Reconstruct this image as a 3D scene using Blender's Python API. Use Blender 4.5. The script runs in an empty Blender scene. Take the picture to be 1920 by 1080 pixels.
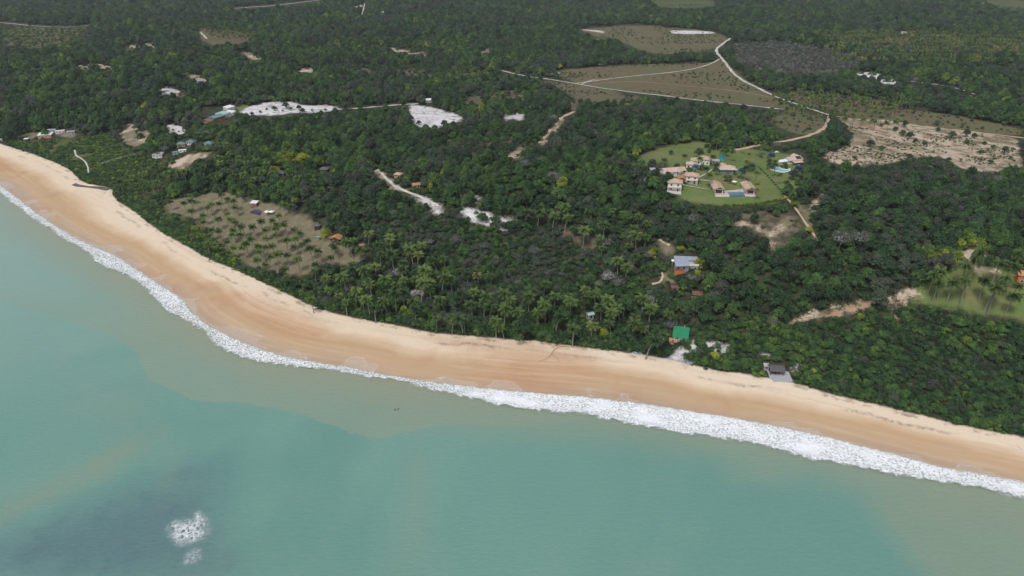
import bpy, bmesh, math, random
import numpy as np
from mathutils import Vector, Matrix

random.seed(7)
rng = np.random.default_rng(11)
R = math.radians
scene = bpy.context.scene
COL = scene.collection

# ------------------------------------------------------------------ camera
CAM_H, PITCH, LENS = 150.0, 28.0, 24.0
FPX = LENS / 36.0 * 1920.0
cd = bpy.data.cameras.new("camera")
cd.lens, cd.sensor_width, cd.clip_start, cd.clip_end = LENS, 36.0, 1.0, 40000.0
cam = bpy.data.objects.new("camera", cd)
COL.objects.link(cam)
cam.location = (0, 0, CAM_H)
cam.rotation_euler = (R(90 - PITCH), 0, 0)
scene.camera = cam

# ------------------------------------------------------------------ light
SUN_EL, SUN_ROT = 58.0, 210.0
w = bpy.data.worlds.new("World")
scene.world = w
w.use_nodes = True
wn = w.node_tree
wn.nodes.clear()
sky = wn.nodes.new("ShaderNodeTexSky")
sky.sky_type = 'NISHITA'
sky.sun_disc = False
sky.sun_elevation, sky.sun_rotation = R(SUN_EL), R(SUN_ROT)
sky.air_density, sky.dust_density, sky.ozone_density = 1.0, 3.0, 1.0
hs = wn.nodes.new("ShaderNodeHueSaturation")
hs.inputs['Saturation'].default_value = 0.55      # an overcast sky is nearly white
bg = wn.nodes.new("ShaderNodeBackground")
bg.inputs['Strength'].default_value = 0.125
wo = wn.nodes.new("ShaderNodeOutputWorld")
wn.links.new(sky.outputs[0], hs.inputs['Color'])
wn.links.new(hs.outputs[0], bg.inputs[0])
wn.links.new(bg.outputs[0], wo.inputs[0])
sd_ = bpy.data.lights.new("sun", 'SUN')
sd_.energy, sd_.angle, sd_.color = 1.5, R(10), (1.0, 0.975, 0.94)
sun = bpy.data.objects.new("sun", sd_)
COL.objects.link(sun)
# the sun stands in the direction the sky texture uses (rotation 0 = +Y, clockwise)
sdir = Vector((math.sin(R(SUN_ROT)) * math.cos(R(SUN_EL)), math.cos(R(SUN_ROT)) * math.cos(R(SUN_EL)), math.sin(R(SUN_EL))))
sun.rotation_euler = sdir.to_track_quat('Z', 'Y').to_euler()
sun.location = (0, 0, 400)
scene.view_settings.view_transform = 'Standard'
scene.view_settings.look = 'None'
scene.view_settings.exposure = 0.13
scene.view_settings.gamma = 1.0
scene.cycles.max_bounces = 5
scene.cycles.diffuse_bounces = 3
scene.cycles.transparent_max_bounces = 12

HAZE = .00008
# ------------------------------------------------------------------ node helpers
class NT:
    def __init__(s, mat):
        s.t = mat.node_tree
    def n(s, kind, **kw):
        nd = s.t.nodes.new("ShaderNode" + kind)
        for k, v in kw.items():
            setattr(nd, k, v)
        return nd
    def put(s, sock, v):
        if isinstance(v, bpy.types.NodeSocket):
            s.t.links.new(v, sock)
        else:
            if sock.type == 'RGBA' and not isinstance(v, (int, float)) and len(v) == 3:
                v = (*v, 1)
            sock.default_value = v
    def m(s, op, a, b=None, c=None, clamp=False):
        nd = s.n("Math", operation=op, use_clamp=clamp)
        s.put(nd.inputs[0], a)
        if b is not None: s.put(nd.inputs[1], b)
        if c is not None: s.put(nd.inputs[2], c)
        return nd.outputs[0]
    def mix(s, f, a, b, mode='MIX'):
        nd = s.n("Mix", data_type='RGBA', blend_type=mode)
        s.put(nd.inputs[0], f); s.put(nd.inputs[6], a); s.put(nd.inputs[7], b)
        return nd.outputs[2]
    def attr(s, name, typ='GEOMETRY'):
        nd = s.n("Attribute", attribute_type=typ, attribute_name=name)
        return nd.outputs['Fac']
    def obco(s):
        return s.n("TexCoord").outputs['Object']
    def geo(s):
        return s.n("NewGeometry").outputs['Position']
    def mapv(s, v, scale=(1, 1, 1), rot=(0, 0, 0), loc=(0, 0, 0)):
        nd = s.n("Mapping")
        s.put(nd.inputs[0], v)
        nd.inputs['Scale'].default_value = scale
        nd.inputs['Rotation'].default_value = rot
        nd.inputs['Location'].default_value = loc
        return nd.outputs[0]
    def noise(s, v, scale, det=4, rough=.55, dist=0.):
        nd = s.n("TexNoise")
        s.put(nd.inputs['Vector'], v)
        nd.inputs['Scale'].default_value = scale
        nd.inputs['Detail'].default_value = det
        nd.inputs['Roughness'].default_value = rough
        nd.inputs['Distortion'].default_value = dist
        return nd.outputs[0]
    def ss(s, v, a, b):
        nd = s.n("MapRange", interpolation_type='SMOOTHSTEP')
        s.put(nd.inputs[0], v); s.put(nd.inputs[1], a); s.put(nd.inputs[2], b)
        return nd.outputs[0]
    def ramp(s, f, stops):
        nd = s.n("ValToRGB")
        s.put(nd.inputs[0], f)
        e = nd.color_ramp.elements
        while len(e) < len(stops): e.new(.5)
        for i, (p, c) in enumerate(stops):
            e[i].position = p; e[i].color = (*c, 1)
        return nd.outputs[0]
    def bump(s, h, st=.3, dist=.1):
        nd = s.n("Bump")
        nd.inputs['Strength'].default_value = st
        nd.inputs['Distance'].default_value = dist
        s.put(nd.inputs['Height'], h)
        return nd.outputs[0]

def newmat(name):
    m = bpy.data.materials.new(name)
    m.use_nodes = True
    nt = NT(m)
    b = m.node_tree.nodes["Principled BSDF"]
    return m, nt, b

def surf_mat(name, col, rough=.7, var=.25, scale=.8, spec=.3, metallic=0., stripe=None, dirt=None):
    m, nt, b = newmat(name)
    p = nt.obco()
    n1 = nt.noise(p, scale, 5, .6)
    n2 = nt.noise(p, scale * 9, 3, .6)
    f = nt.m('ADD', nt.m('MULTIPLY', n1, .65), nt.m('MULTIPLY', n2, .35))
    c = nt.mix(nt.ss(f, .3, .7), tuple(x * (1 - var) for x in col), tuple(min(.9, x * (1 + var * .6)) for x in col))
    if dirt:
        c = nt.mix(nt.m('MULTIPLY', nt.ss(nt.noise(p, scale * 2.3, 6, .7), .52, .72), .7), c, dirt)
    hgt = n2
    if stripe:
        ax, per, amt = stripe
        wv = nt.n("TexWave", wave_type='BANDS', bands_direction=ax)
        nt.put(wv.inputs['Vector'], p)
        wv.inputs['Scale'].default_value = 0.314 / per
        wv.inputs['Distortion'].default_value = .15
        c = nt.mix(nt.m('MULTIPLY', wv.outputs['Fac'], amt), c, tuple(x * .62 for x in col))
        hgt = wv.outputs['Fac']
    nt.put(b.inputs['Base Color'], c)
    b.inputs['Roughness'].default_value = rough
    b.inputs['Specular IOR Level'].default_value = spec
    b.inputs['Metallic'].default_value = metallic
    nt.put(b.inputs['Normal'], nt.bump(hgt, .35, .05))
    return m

# ------------------------------------------------------------------ geometry helpers
def mesh_np(name, v, quads=None, tris=None, mats=(), fm=None, smooth=False, attrs=None):
    me = bpy.data.meshes.new(name)
    v = np.asarray(v, dtype=np.float32)
    loops, starts, tot = [], [], 0
    if quads is not None and len(quads):
        q = np.asarray(quads, dtype=np.int32)
        loops.append(q.ravel()); starts.append(np.arange(len(q)) * 4); tot += q.size
    if tris is not None and len(tris):
        t = np.asarray(tris, dtype=np.int32)
        loops.append(t.ravel()); starts.append(tot + np.arange(len(t)) * 3); tot += t.size
    loops = np.concatenate(loops).astype(np.int32); starts = np.concatenate(starts).astype(np.int32)
    me.vertices.add(len(v)); me.vertices.foreach_set("co", v.ravel())
    me.loops.add(len(loops)); me.loops.foreach_set("vertex_index", loops)
    me.polygons.add(len(starts)); me.polygons.foreach_set("loop_start", starts)
    for m in mats: me.materials.append(m)
    if fm is not None: me.polygons.foreach_set("material_index", np.asarray(fm, dtype=np.int32))
    me.update(calc_edges=True)
    me.polygons.foreach_set("use_smooth", np.full(len(starts), smooth, dtype=bool))
    for k, (dom, arr) in (attrs or {}).items():
        a = me.attributes.new(k, 'FLOAT', dom)
        a.data.foreach_set("value", np.asarray(arr, dtype=np.float32))
    return me

def link(name, me, parent=None, **props):
    o = bpy.data.objects.new(name, me)
    COL.objects.link(o)
    if parent is not None: o.parent = parent
    for k, v in props.items(): o[k] = v
    return o

# ------------------------------------------------------------------ projection
cp, sp = math.cos(R(PITCH)), math.sin(R(PITCH))
def ray(px, py):
    u = (np.asarray(px, float) - 960) / FPX
    v = -(np.asarray(py, float) - 540) / FPX
    return u, cp + v * sp, -sp + v * cp
def flat(px, py, z=0.):
    dx, dy, dz = ray(px, py)
    dz = np.minimum(dz, -0.02)
    t = (z - CAM_H) / dz
    return dx * t, dy * t
def project(x, y, z):
    X = np.asarray(x, float); Y = np.asarray(y, float); Z = np.asarray(z, float) - CAM_H
    dep = Y * cp - Z * sp
    up = Y * sp + Z * cp
    dep = np.where(dep < 1, 1, dep)
    return 960 + FPX * X / dep, 540 - FPX * up / dep, dep

def seg_dist(px, py, line):
    """unsigned distance to a polyline"""
    best = np.full(np.shape(px), 1e18)
    for (ax, ay), (bx, by) in zip(line[:-1], line[1:]):
        vx, vy = bx - ax, by - ay
        L = vx * vx + vy * vy + 1e-9
        t = np.clip(((px - ax) * vx + (py - ay) * vy) / L, 0, 1)
        d = (px - ax - t * vx) ** 2 + (py - ay - t * vy) ** 2
        best = np.minimum(best, d)
    return np.sqrt(best)
def inside(px, py, poly):
    r = np.zeros(np.shape(px), bool)
    n = len(poly)
    for i in range(n):
        ax, ay = poly[i]; bx, by = poly[(i + 1) % n]
        c = ((ay > py) != (by > py))
        with np.errstate(divide='ignore', invalid='ignore'):
            xi = (bx - ax) * (py - ay) / (by - ay if by != ay else 1e-9) + ax
        r ^= c & (px < xi)
    return r
def smooth_line(pts, k=3):
    """Chaikin corner cutting"""
    p = [tuple(q) for q in pts]
    for _ in range(k):
        o = [p[0]]
        for a, b in zip(p[:-1], p[1:]):
            o.append((.75 * a[0] + .25 * b[0], .75 * a[1] + .25 * b[1]))
            o.append((.25 * a[0] + .75 * b[0], .25 * a[1] + .75 * b[1]))
        o.append(p[-1]); p = o
    return p
def sstep(a, b, x):
    t = np.clip((x - a) / (b - a), 0, 1)
    return t * t * (3 - 2 * t)
def vnoise(x, y, s, seed=0):
    """cheap smooth value noise in world units of size s"""
    x = np.asarray(x, float) / s + seed * 17.3; y = np.asarray(y, float) / s + seed * 9.1
    xi, yi = np.floor(x), np.floor(y)
    fx, fy = x - xi, y - yi
    fx = fx * fx * (3 - 2 * fx); fy = fy * fy * (3 - 2 * fy)
    def h(a, b):
        t = np.sin(a * 127.1 + b * 311.7 + seed * 74.7) * 43758.5453
        return t - np.floor(t)
    return (h(xi, yi) * (1 - fx) + h(xi + 1, yi) * fx) * (1 - fy) + (h(xi, yi + 1) * (1 - fx) + h(xi + 1, yi + 1) * fx) * fy

# ------------------------------------------------------------------ coast
WATER_PX = [(0,347),(40,377),(80,407),(130,441),(180,464),(220,480),(270,515),(320,546),(342,560),(365,592),(400,616),(440,634),(480,652),(540,670),(600,681),(660,689),(720,703),(800,715),(900,727),(1000,737),(1100,744),(1200,756),(1300,772),(1400,788),(1500,808),(1600,832),(1700,858),(1780,880),(1850,890),(1920,905)]
FOAM_PX = [(0,360),(40,392),(100,432),(150,462),(190,492),(250,522),(290,552),(318,582),(360,606),(400,636),(430,657),(480,674),(560,687),(640,698),(700,713),(760,723),(830,740),(900,754),(1000,770),(1100,783),(1180,797),(1270,817),(1350,822),(1430,837),(1510,861),(1600,879),(1700,895),(1760,908),(1840,920),(1920,934)]
VEG_PX = [(0,270),(50,285),(100,303),(138,322),(152,343),(212,353),(212,372),(250,395),(300,435),(350,462),(395,488),(440,505),(480,524),(530,547),(590,577),(650,594),(720,606),(760,614),(800,623),(850,628),(920,633),(975,638),(1030,641),(1062,648),(1120,654),(1160,660),(1250,672),(1300,686),(1360,697),(1420,705),(1490,717),(1540,734),(1600,749),(1680,767),(1740,782),(1800,797),(1860,809),(1920,820)]
def world_line(pxs, z, k=2, ext=True):
    x, y = flat([p[0] for p in pxs], [p[1] for p in pxs], z)
    pts = list(zip(x, y))
    if ext:
        a, b = np.array(pts[0]), np.array(pts[3])
        d = (a - b) / np.linalg.norm(a - b)
        pts = [tuple(a + d * s + np.array([-.3, .5]) * s * s * .0004) for s in (3000, 900, 250, 80)] + pts
        a, b = np.array(pts[-1]), np.array(pts[-5])
        d = (a - b) / np.linalg.norm(a - b)
        pts = pts + [tuple(a + d * s) for s in (60, 250, 900, 6000)]
    return smooth_line(pts, k)
WATER = world_line(WATER_PX, 0., 1)
FOAM = world_line(FOAM_PX, 0., 1)
VEG = world_line(VEG_PX, 2.2, 1)
def land_poly(line):
    return list(line) + [(20000, -9000), (20000, 20000), (-20000, 20000)]
WLAND, VLAND = land_poly(WATER), land_poly(VEG)
def signed(px, py, line, poly):
    d = seg_dist(px, py, line)
    return np.where(inside(px, py, poly), d, -d)

# hills: (pixel on the flat plane, amplitude, size across, size deep)
HILLS = [(900,430,15,120,55),(1190,450,9,70,60),(1780,545,20,110,60),(1380,335,12,120,90),(600,330,8,140,90),(1700,420,10,160,110),(300,180,12,260,200),(1150,250,9,200,130)]
HILLS = [(*[float(q) for q in flat(a, b)], c, d, e) for a, b, c, d, e in HILLS]
def hills(x, y):
    h = np.zeros(np.shape(x))
    for cx, cy, a, sx, sy in HILLS:
        h += a * np.exp(-((x - cx) / sx) ** 2 - ((y - cy) / sy) ** 2)
    return h + 5 * vnoise(x, y, 160, 3) + 2.2 * vnoise(x, y, 55, 5)

def axis(parts, far):
    out = []
    for a, b, s in parts: out += list(np.arange(a, b, s))
    x, s = parts[-1][1], parts[-1][2]
    while x < far:
        out.append(x); s *= 1.35; x += s
    out.append(far)
    return np.array(out)
xr = axis([(0, 420, 2.5), (420, 1500, 6)], 15000)
XS = np.concatenate([-xr[:0:-1], xr])
yr = axis([(110, 560, 2.5), (560, 2000, 6)], 16000)
YS = np.concatenate([[-6000, -2500, -900, -300, -80, 0, 50, 90], yr])
GX, GY = np.meshgrid(XS, YS)
DW = signed(GX, GY, WATER, WLAND)
DV = signed(GX, GY, VEG, VLAND)
t_ = np.clip(DW / np.maximum(DW - DV, .01), 0, 1)
HG = np.where(DW < 0, np.maximum(DW * .045, -4.), np.where(DV < 0, 2.2 * t_ ** 1.1, 2.2 + np.minimum(np.maximum(DV, 0), 30) * .04))
HG = HG + hills(GX, GY) * sstep(4, 75, DV) * (1 - sstep(5000, 12000, np.hypot(GX, GY)))

def ground(x, y):
    x = np.asarray(x, float); y = np.asarray(y, float)
    i = np.clip(np.searchsorted(XS, x) - 1, 0, len(XS) - 2); j = np.clip(np.searchsorted(YS, y) - 1, 0, len(YS) - 2)
    fx = np.clip((x - XS[i]) / (XS[i + 1] - XS[i]), 0, 1); fy = np.clip((y - YS[j]) / (YS[j + 1] - YS[j]), 0, 1)
    return (HG[j, i] * (1 - fx) + HG[j, i + 1] * fx) * (1 - fy) + (HG[j + 1, i] * (1 - fx) + HG[j + 1, i + 1] * fx) * fy
def at(px, py, up=0.):
    """where a photo point meets the ground (raised by up); returns x, y, ground z"""
    px = np.atleast_1d(np.asarray(px, float)); py = np.atleast_1d(np.asarray(py, float))
    dx, dy, dz = ray(px, py)
    dz = np.minimum(dz, -.03)
    lo = np.full(px.shape, 90.); hi = (CAM_H) / -dz * 1.02
    t = lo.copy(); done = np.zeros(px.shape, bool); prev = lo.copy()
    for k in range(160):
        tt = lo + (hi - lo) * (k + 1) / 160
        below = (CAM_H + dz * tt) < ground(dx * tt, dy * tt) + up
        newly = below & ~done
        t = np.where(newly, tt, t); prev = np.where(~done & ~below, tt, prev)
        done |= below
    t = np.where(done, t, hi)
    a, b = prev, t
    for _ in range(14):
        m = (a + b) / 2
        below = (CAM_H + dz * m) < ground(dx * m, dy * m) + up
        b = np.where(below, m, b); a = np.where(below, a, m)
    x, y = dx * b, dy * b
    return x, y, ground(x, y)
def at1(px, py, up=0.):
    x, y, z = at(px, py, up)
    return float(x[0]), float(y[0]), float(z[0])
def world_pts(pts, up=0.):
    x, y, z = at([p[0] for p in pts], [p[1] for p in pts], up)
    return list(zip(x, y))

# ------------------------------------------------------------------ zones of the ground (traced outlines, laid on the terrain)
ZONES = {
 'white': [
  [(770,196),(800,200),(830,206),(868,218),(869,226),(835,232),(817,243),(798,238),(782,238),(766,212)],
  [(450,210),(472,197),(504,191),(545,190),(575,199),(620,196),(652,202),(600,212),(550,211),(520,217),(474,217)],
  [(862,393),(882,387),(900,398),(940,405),(990,422),(980,431),(940,432),(920,420),(885,415),(862,411)],
  [(942,215),(960,209),(985,214),(978,228),(960,222),(945,228)],
  [(1590,137),(1640,135),(1672,148),(1690,157),(1660,160),(1640,148)],
  [(1306,632),(1345,643),(1378,655),(1340,662),(1300,655),(1276,672),(1262,660),(1290,645)],
  [(305,232),(352,238),(343,253),(322,251)],
  [(292,178),(300,165),(312,160),(345,176),(340,183),(312,172),(297,183)],
  [(780,366),(806,372),(826,386),(826,402),(812,398),(802,384),(782,376)],
  [(890,365),(910,370),(912,378),(895,374)],
  [(1255,57),(1330,58),(1345,63),(1262,64)],
  [(1085,55),(1130,57),(1134,63),(1120,60)],
  [(1030,135),(1048,133),(1050,139),(1034,141)],
  [(1484,684),(1492,678),(1498,688),(1490,700)],
  [(1420,652),(1436,660),(1460,664),(1458,669),(1426,664)],
  [(770,545),(790,545),(790,555),(772,553)],
  [(1205,630),(1240,622),(1245,640),(1225,640)],
  [(1180,665),(1300,672),(1310,682),(1240,672)],
 ],
 'tan': [
  [(1575,222),(1640,222),(1760,240),(1850,250),(1918,262),(1905,290),(1862,326),(1810,322),(1762,290),(1700,303),(1620,312),(1560,307),(1543,292),(1590,275),(1602,250)],
  [(438,92),(462,96),(505,104),(482,115),(462,106)],
  [(543,130),(575,127),(612,129),(606,136),(560,136)],
  [(225,236),(262,232),(285,246),(275,268),(248,276),(228,262)],
  [(316,308),(345,292),(388,284),(392,293),(365,300),(350,316),(325,318)],
  [(1475,604),(1508,593),(1560,578),(1605,567),(1650,559),(1652,566),(1615,583),(1575,589),(1545,590),(1508,600),(1490,609)],
  [(1660,560),(1690,549),(1725,546),(1726,556),(1690,566),(1684,580)],
  [(1372,405),(1400,412),(1392,424),(1376,419)],[(1442,452),(1470,468),(1462,473),(1440,466)],[(1472,408),(1496,420),(1468,432),(1455,440),(1458,424)],[(1405,418),(1432,426),(1450,440),(1440,446),(1420,434)],
  [(1520,392),(1532,366),(1545,358),(1542,382),(1528,404)],
  [(715,85),(760,95),(800,100),(792,110),(760,105),(722,94)],
  [(900,92),(925,90),(924,99),(902,101)],
  [(940,300),(960,285),(985,272),(1000,280),(975,295)],
  [(135,122),(175,118),(215,128),(190,135),(150,130)],
  [(1800,470),(1830,456),(1850,470),(1840,498),(1880,508),(1860,515),(1800,505)],
  [(700,320),(716,318),(735,340),(765,352),(766,360),(728,352)],
  [(330,128),(380,145),(392,152),(370,156)],
  [(1012,268),(1018,256),(1040,236),(1050,222),(1058,226),(1030,262),(1022,275)],
  [(225,85),(280,80),(300,90),(240,96)],
  [(1880,300),(1920,285),(1920,330),(1860,340)],
 ],
 'dry': [[(34,258),(62,244),(78,246),(66,262)],[(104,250),(122,246),(150,254),(125,260)],
  [(318,374),(400,360),(440,362),(470,372),(560,398),(592,420),(640,455),(697,485),(640,500),(600,490),(575,520),(480,507),(452,492),(432,468),(412,452),(392,440),(372,410),(308,398)],
  [(1236,452),(1246,448),(1266,468),(1258,480),(1244,474)],[(1240,512),(1262,510),(1272,522),(1262,532),(1246,530)],
  [(1480,370),(1500,372),(1532,440),(1526,450)],
 ],
 'lawn': [
  [(1185,294),(1250,272),(1330,264),(1330,284),(1250,302),(1205,316)],
  [(1245,300),(1300,283),(1345,276),(1375,283),(1400,277),(1428,284),(1462,286),(1500,294),(1496,315),(1506,338),(1494,358),(1476,372),(1440,383),(1380,386),(1320,382),(1285,378),(1264,364),(1252,345),(1262,322)],
  [(1692,562),(1728,530),(1782,503),(1802,490),(1850,498),(1940,522),(1990,560),(1990,622),(1900,597),(1830,585),(1740,572)],
  [(440,200),(462,194),(478,210),(455,214)],
  [(360,292),(400,280),(396,290),(368,300)],
 ],
 'heath': [[(0,54),(100,52),(172,60),(120,80),(60,94),(0,82)],[(370,52),(480,62),(460,82),(380,84)],
  [(1085,55),(1180,45),(1345,60),(1372,75),(1335,95),(1220,104),(1172,80),(1120,70)],
  [(1050,132),(1200,120),(1335,118),(1355,110),(1385,140),(1425,167),(1505,206),(1420,201),(1250,181),(1140,167),(1060,150)],
  [(1020,152),(1090,158),(1170,172),(1150,190),(1090,186)],
  [(1480,205),(1560,225),(1540,255),(1480,250),(1440,225)],
  [(1560,195),(1720,205),(1920,240),(1920,258),(1740,236),(1580,220)],
  [(1440,170),(1560,175),(1700,195),(1640,215),(1540,205)],
 ],
 'scrub': [
  [(0,262),(60,268),(130,262),(210,250),(230,285),(300,300),(330,325),(320,345),(240,372),(215,352),(160,340),(142,322),(100,300)],
  [(1215,0),(1340,0),(1340,14),(1240,16)],
  [(1840,0),(1930,0),(1930,24),(1870,14)],
  [(215,365),(318,378),(315,400),(375,412),(412,455),(440,480),(470,510),(440,500),(380,478),(300,430)],
 ],
 'thin': [[(1362,404),(1400,398),(1490,400),(1502,425),(1470,474),(1436,470),(1400,432)],[(1040,430),(1080,420),(1120,445),(1130,470),(1085,470)],[(610,128),(760,125),(960,138),(940,160),(780,155),(620,140)],[(1480,72),(1700,60),(1925,78),(1925,112),(1700,106),(1560,90)],[(700,84),(760,90),(840,98),(830,112),(740,106)],[(840,190),(950,170),(1020,165),(1010,200),(890,205)],[(800,260),(880,262),(960,250),(1020,280),(960,310),(880,300)],[(1040,180),(1180,176),(1230,196),(1150,215),(1060,205)]],
 'tannin': [[(800,630),(900,638),(1030,650),(1100,662),(1130,700),(1040,738),(900,722),(850,704),(940,692),(930,672),(860,655)],[(430,548),(500,560),(560,585),(640,625),(560,645),(480,606)]],
 'clay': [[(1545,588),(1575,578),(1610,570),(1640,563),(1648,567),(1612,583),(1576,588)],[(1672,585),(1690,590),(1688,604),(1670,598)]],
 'grey': [[(1368,85),(1450,78),(1540,92),(1615,108),(1600,130),(1500,138),(1400,128)]],
}
ROADS = [  # kind, width m, traced line
 ('white', 4.2, [(940,132),(985,143),(1040,150),(1090,158),(1140,167),(1190,174),(1240,179),(1300,187),(1360,193),(1420,200),(1485,207)]),
 ('white', 3.0, [(1082,156),(1130,149),(1200,142),(1280,133),(1330,122),(1350,110)]),
 ('white', 2.4, [(1090,158),(1108,150),(1122,148)]),
 ('white', 5.0, [(1370,72),(1352,84),(1342,93),(1346,102),(1358,114),(1368,130),(1390,150),(1430,170),(1470,187),(1520,205),(1556,216)]),
 ('tan', 4.0, [(1556,214),(1553,230),(1545,242),(1520,255),(1480,264),(1440,269),(1376,282)]),
 ('tan', 4.0, [(1556,216),(1590,222),(1660,230),(1740,238),(1830,248),(1930,260)]),
 ('tan', 1.6, [(1110,158),(1170,152),(1250,158),(1330,165),(1400,174),(1470,187)]),
 ('white', 4.5, [(628,205),(690,202),(740,197),(785,195)]),
 ('tan', 5.0, [(1014,268),(1020,256),(1040,236),(1050,222),(1062,216),(1078,209)]),
 ('white', 2.6, [(708,318),(722,334),(742,352),(772,363),(800,376),(822,388)]),
 ('white', 3.5, [(-10,41),(60,49),(130,52),(172,47)]),
 ('white', 5.0, [(440,16),(540,8),(600,0)]),
 ('white', 4.0, [(376,60),(388,73)]),
 ('white', 3.0, [(678,28),(682,16),(684,6)]),
 ('white', 1.6, [(140,282),(142,292),(156,299),(164,310),(166,325)]),
 ('tan', 1.5, [(1470,366),(1500,405),(1534,455)]),
 ('white', 0.9, [(1309,334),(1323,327),(1336,318)]),
 ('white', 0.9, [(1309,338),(1322,339),(1337,341)]),
 ('white', 0.9, [(1279,347),(1305,352),(1334,357)]),
 ('white', 3.2, [(1700,152),(1750,158),(1790,164),(1830,178)]),
 ('tan', 1.5, [(1222,533),(1238,530),(1243,518),(1240,510)]),
 ('tan', 2.2, [(1236,450),(1246,456),(1258,463)]),
 ('white', 2.5, [(1340,192),(1400,197),(1460,206)]),
]
OFFN = 12
def zone_sd(polys):
    """signed distance (m, + inside) on the terrain grid to the union of traced outlines"""
    out = np.full(GX.shape, -30.)
    for p in polys:
        wp = world_pts(p)
        wp2 = smooth_line(wp + [wp[0]], 1)[:-1]
        a = np.array(wp2); lo, hi = a.min(0) - 30, a.max(0) + 30
        i0, i1 = np.searchsorted(XS, [lo[0], hi[0]]); j0, j1 = np.searchsorted(YS, [lo[1], hi[1]])
        if i1 <= i0 or j1 <= j0: continue
        sx, sy = GX[j0:j1, i0:i1], GY[j0:j1, i0:i1]
        d = seg_dist(sx, sy, wp2 + [wp2[0]])
        d = np.where(inside(sx, sy, wp2), d, -d)
        out[j0:j1, i0:i1] = np.maximum(out[j0:j1, i0:i1], np.clip(d, -30, 30))
    return out
ZSD = {k: zone_sd(v) for k, v in ZONES.items()}
ROADS = [(a, b * .64, c) for a, b, c in ROADS]

# photo-sized lookup: where the photo shows open ground (no crown may hide it)
SX, SY, PADX, PADY = 2, 2, 300, 60
RW, RH = (1920 + 2 * PADX) // SX, (1080 + 2 * PADY) // SY
RXX, RYY = np.meshgrid((np.arange(RW) + .5) * SX - PADX, (np.arange(RH) + .5) * SY - PADY)
_wa = 2.5 + 5.5 * np.clip(RYY / 700, 0, 1)
WPX = (vnoise(RXX, RYY * 2, 26, 51) - .5) * 2 * _wa * 1.8 + (vnoise(RXX, RYY * 2, 9, 52) - .5) * 2 * _wa
WPY = (vnoise(RXX, RYY * 2, 26, 53) - .5) * 1.2 * _wa + (vnoise(RXX, RYY * 2, 9, 54) - .5) * .9 * _wa
def ras_poly(arr, poly, val, rag=0.):
    p = np.array(poly, float)
    i0, i1 = np.clip(((p[:, 0].min() + PADX) / SX, (p[:, 0].max() + PADX) / SX + 1), 0, RW).astype(int)
    j0, j1 = np.clip(((p[:, 1].min() + PADY) / SY, (p[:, 1].max() + PADY) / SY + 1), 0, RH).astype(int)
    m = inside(RXX[j0:j1, i0:i1] + rag * WPX[j0:j1, i0:i1], RYY[j0:j1, i0:i1] + rag * WPY[j0:j1, i0:i1], [tuple(q) for q in poly])
    arr[j0:j1, i0:i1][m] = val
def ras_line(arr, line, hw, val):
    p = np.array(line, float)
    i0, i1 = np.clip(((p[:, 0].min() + PADX - hw - 2) / SX, (p[:, 0].max() + PADX + hw + 2) / SX + 1), 0, RW).astype(int)
    j0, j1 = np.clip(((p[:, 1].min() + PADY - hw - 2) / SY, (p[:, 1].max() + PADY + hw + 2) / SY + 1), 0, RH).astype(int)
    m = seg_dist(RXX[j0:j1, i0:i1], RYY[j0:j1, i0:i1], line) < hw
    arr[j0:j1, i0:i1][m] = val
OPEN = np.zeros((RH, RW), np.uint8)       # 1 open ground, 2 low plants only, 3 buildings
VEGT = np.zeros((RH, RW), np.uint8)       # kind of plant cover
for k in ('heath', 'scrub', 'grey'):
    for p in ZONES[k]: ras_poly(OPEN, p, 2, 1.6)
for k in ('white', 'tan', 'dry', 'lawn'):
    for i_, p in enumerate(ZONES[k]): ras_poly(OPEN, p, 1 if (k == 'white' and i_ > 1) or (k == 'tan' and i_) else (2 if k == 'tan' else 4), 1.1 if k == 'lawn' else 1.9 if k == 'dry' else 1.2)
for kd, wd, ln in ROADS:
    ras_line(OPEN, smooth_line(ln, 1), 2.1 + wd * .35, 4)
def look(arr, x, y):
    i = ((np.asarray(x) + PADX) / SX).astype(int); j = ((np.asarray(y) + PADY) / SY).astype(int)
    ok = (i >= 0) & (i < RW) & (j >= 0) & (j < RH)
    return np.where(ok, arr[np.clip(j, 0, RH - 1), np.clip(i, 0, RW - 1)], 0)

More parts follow.
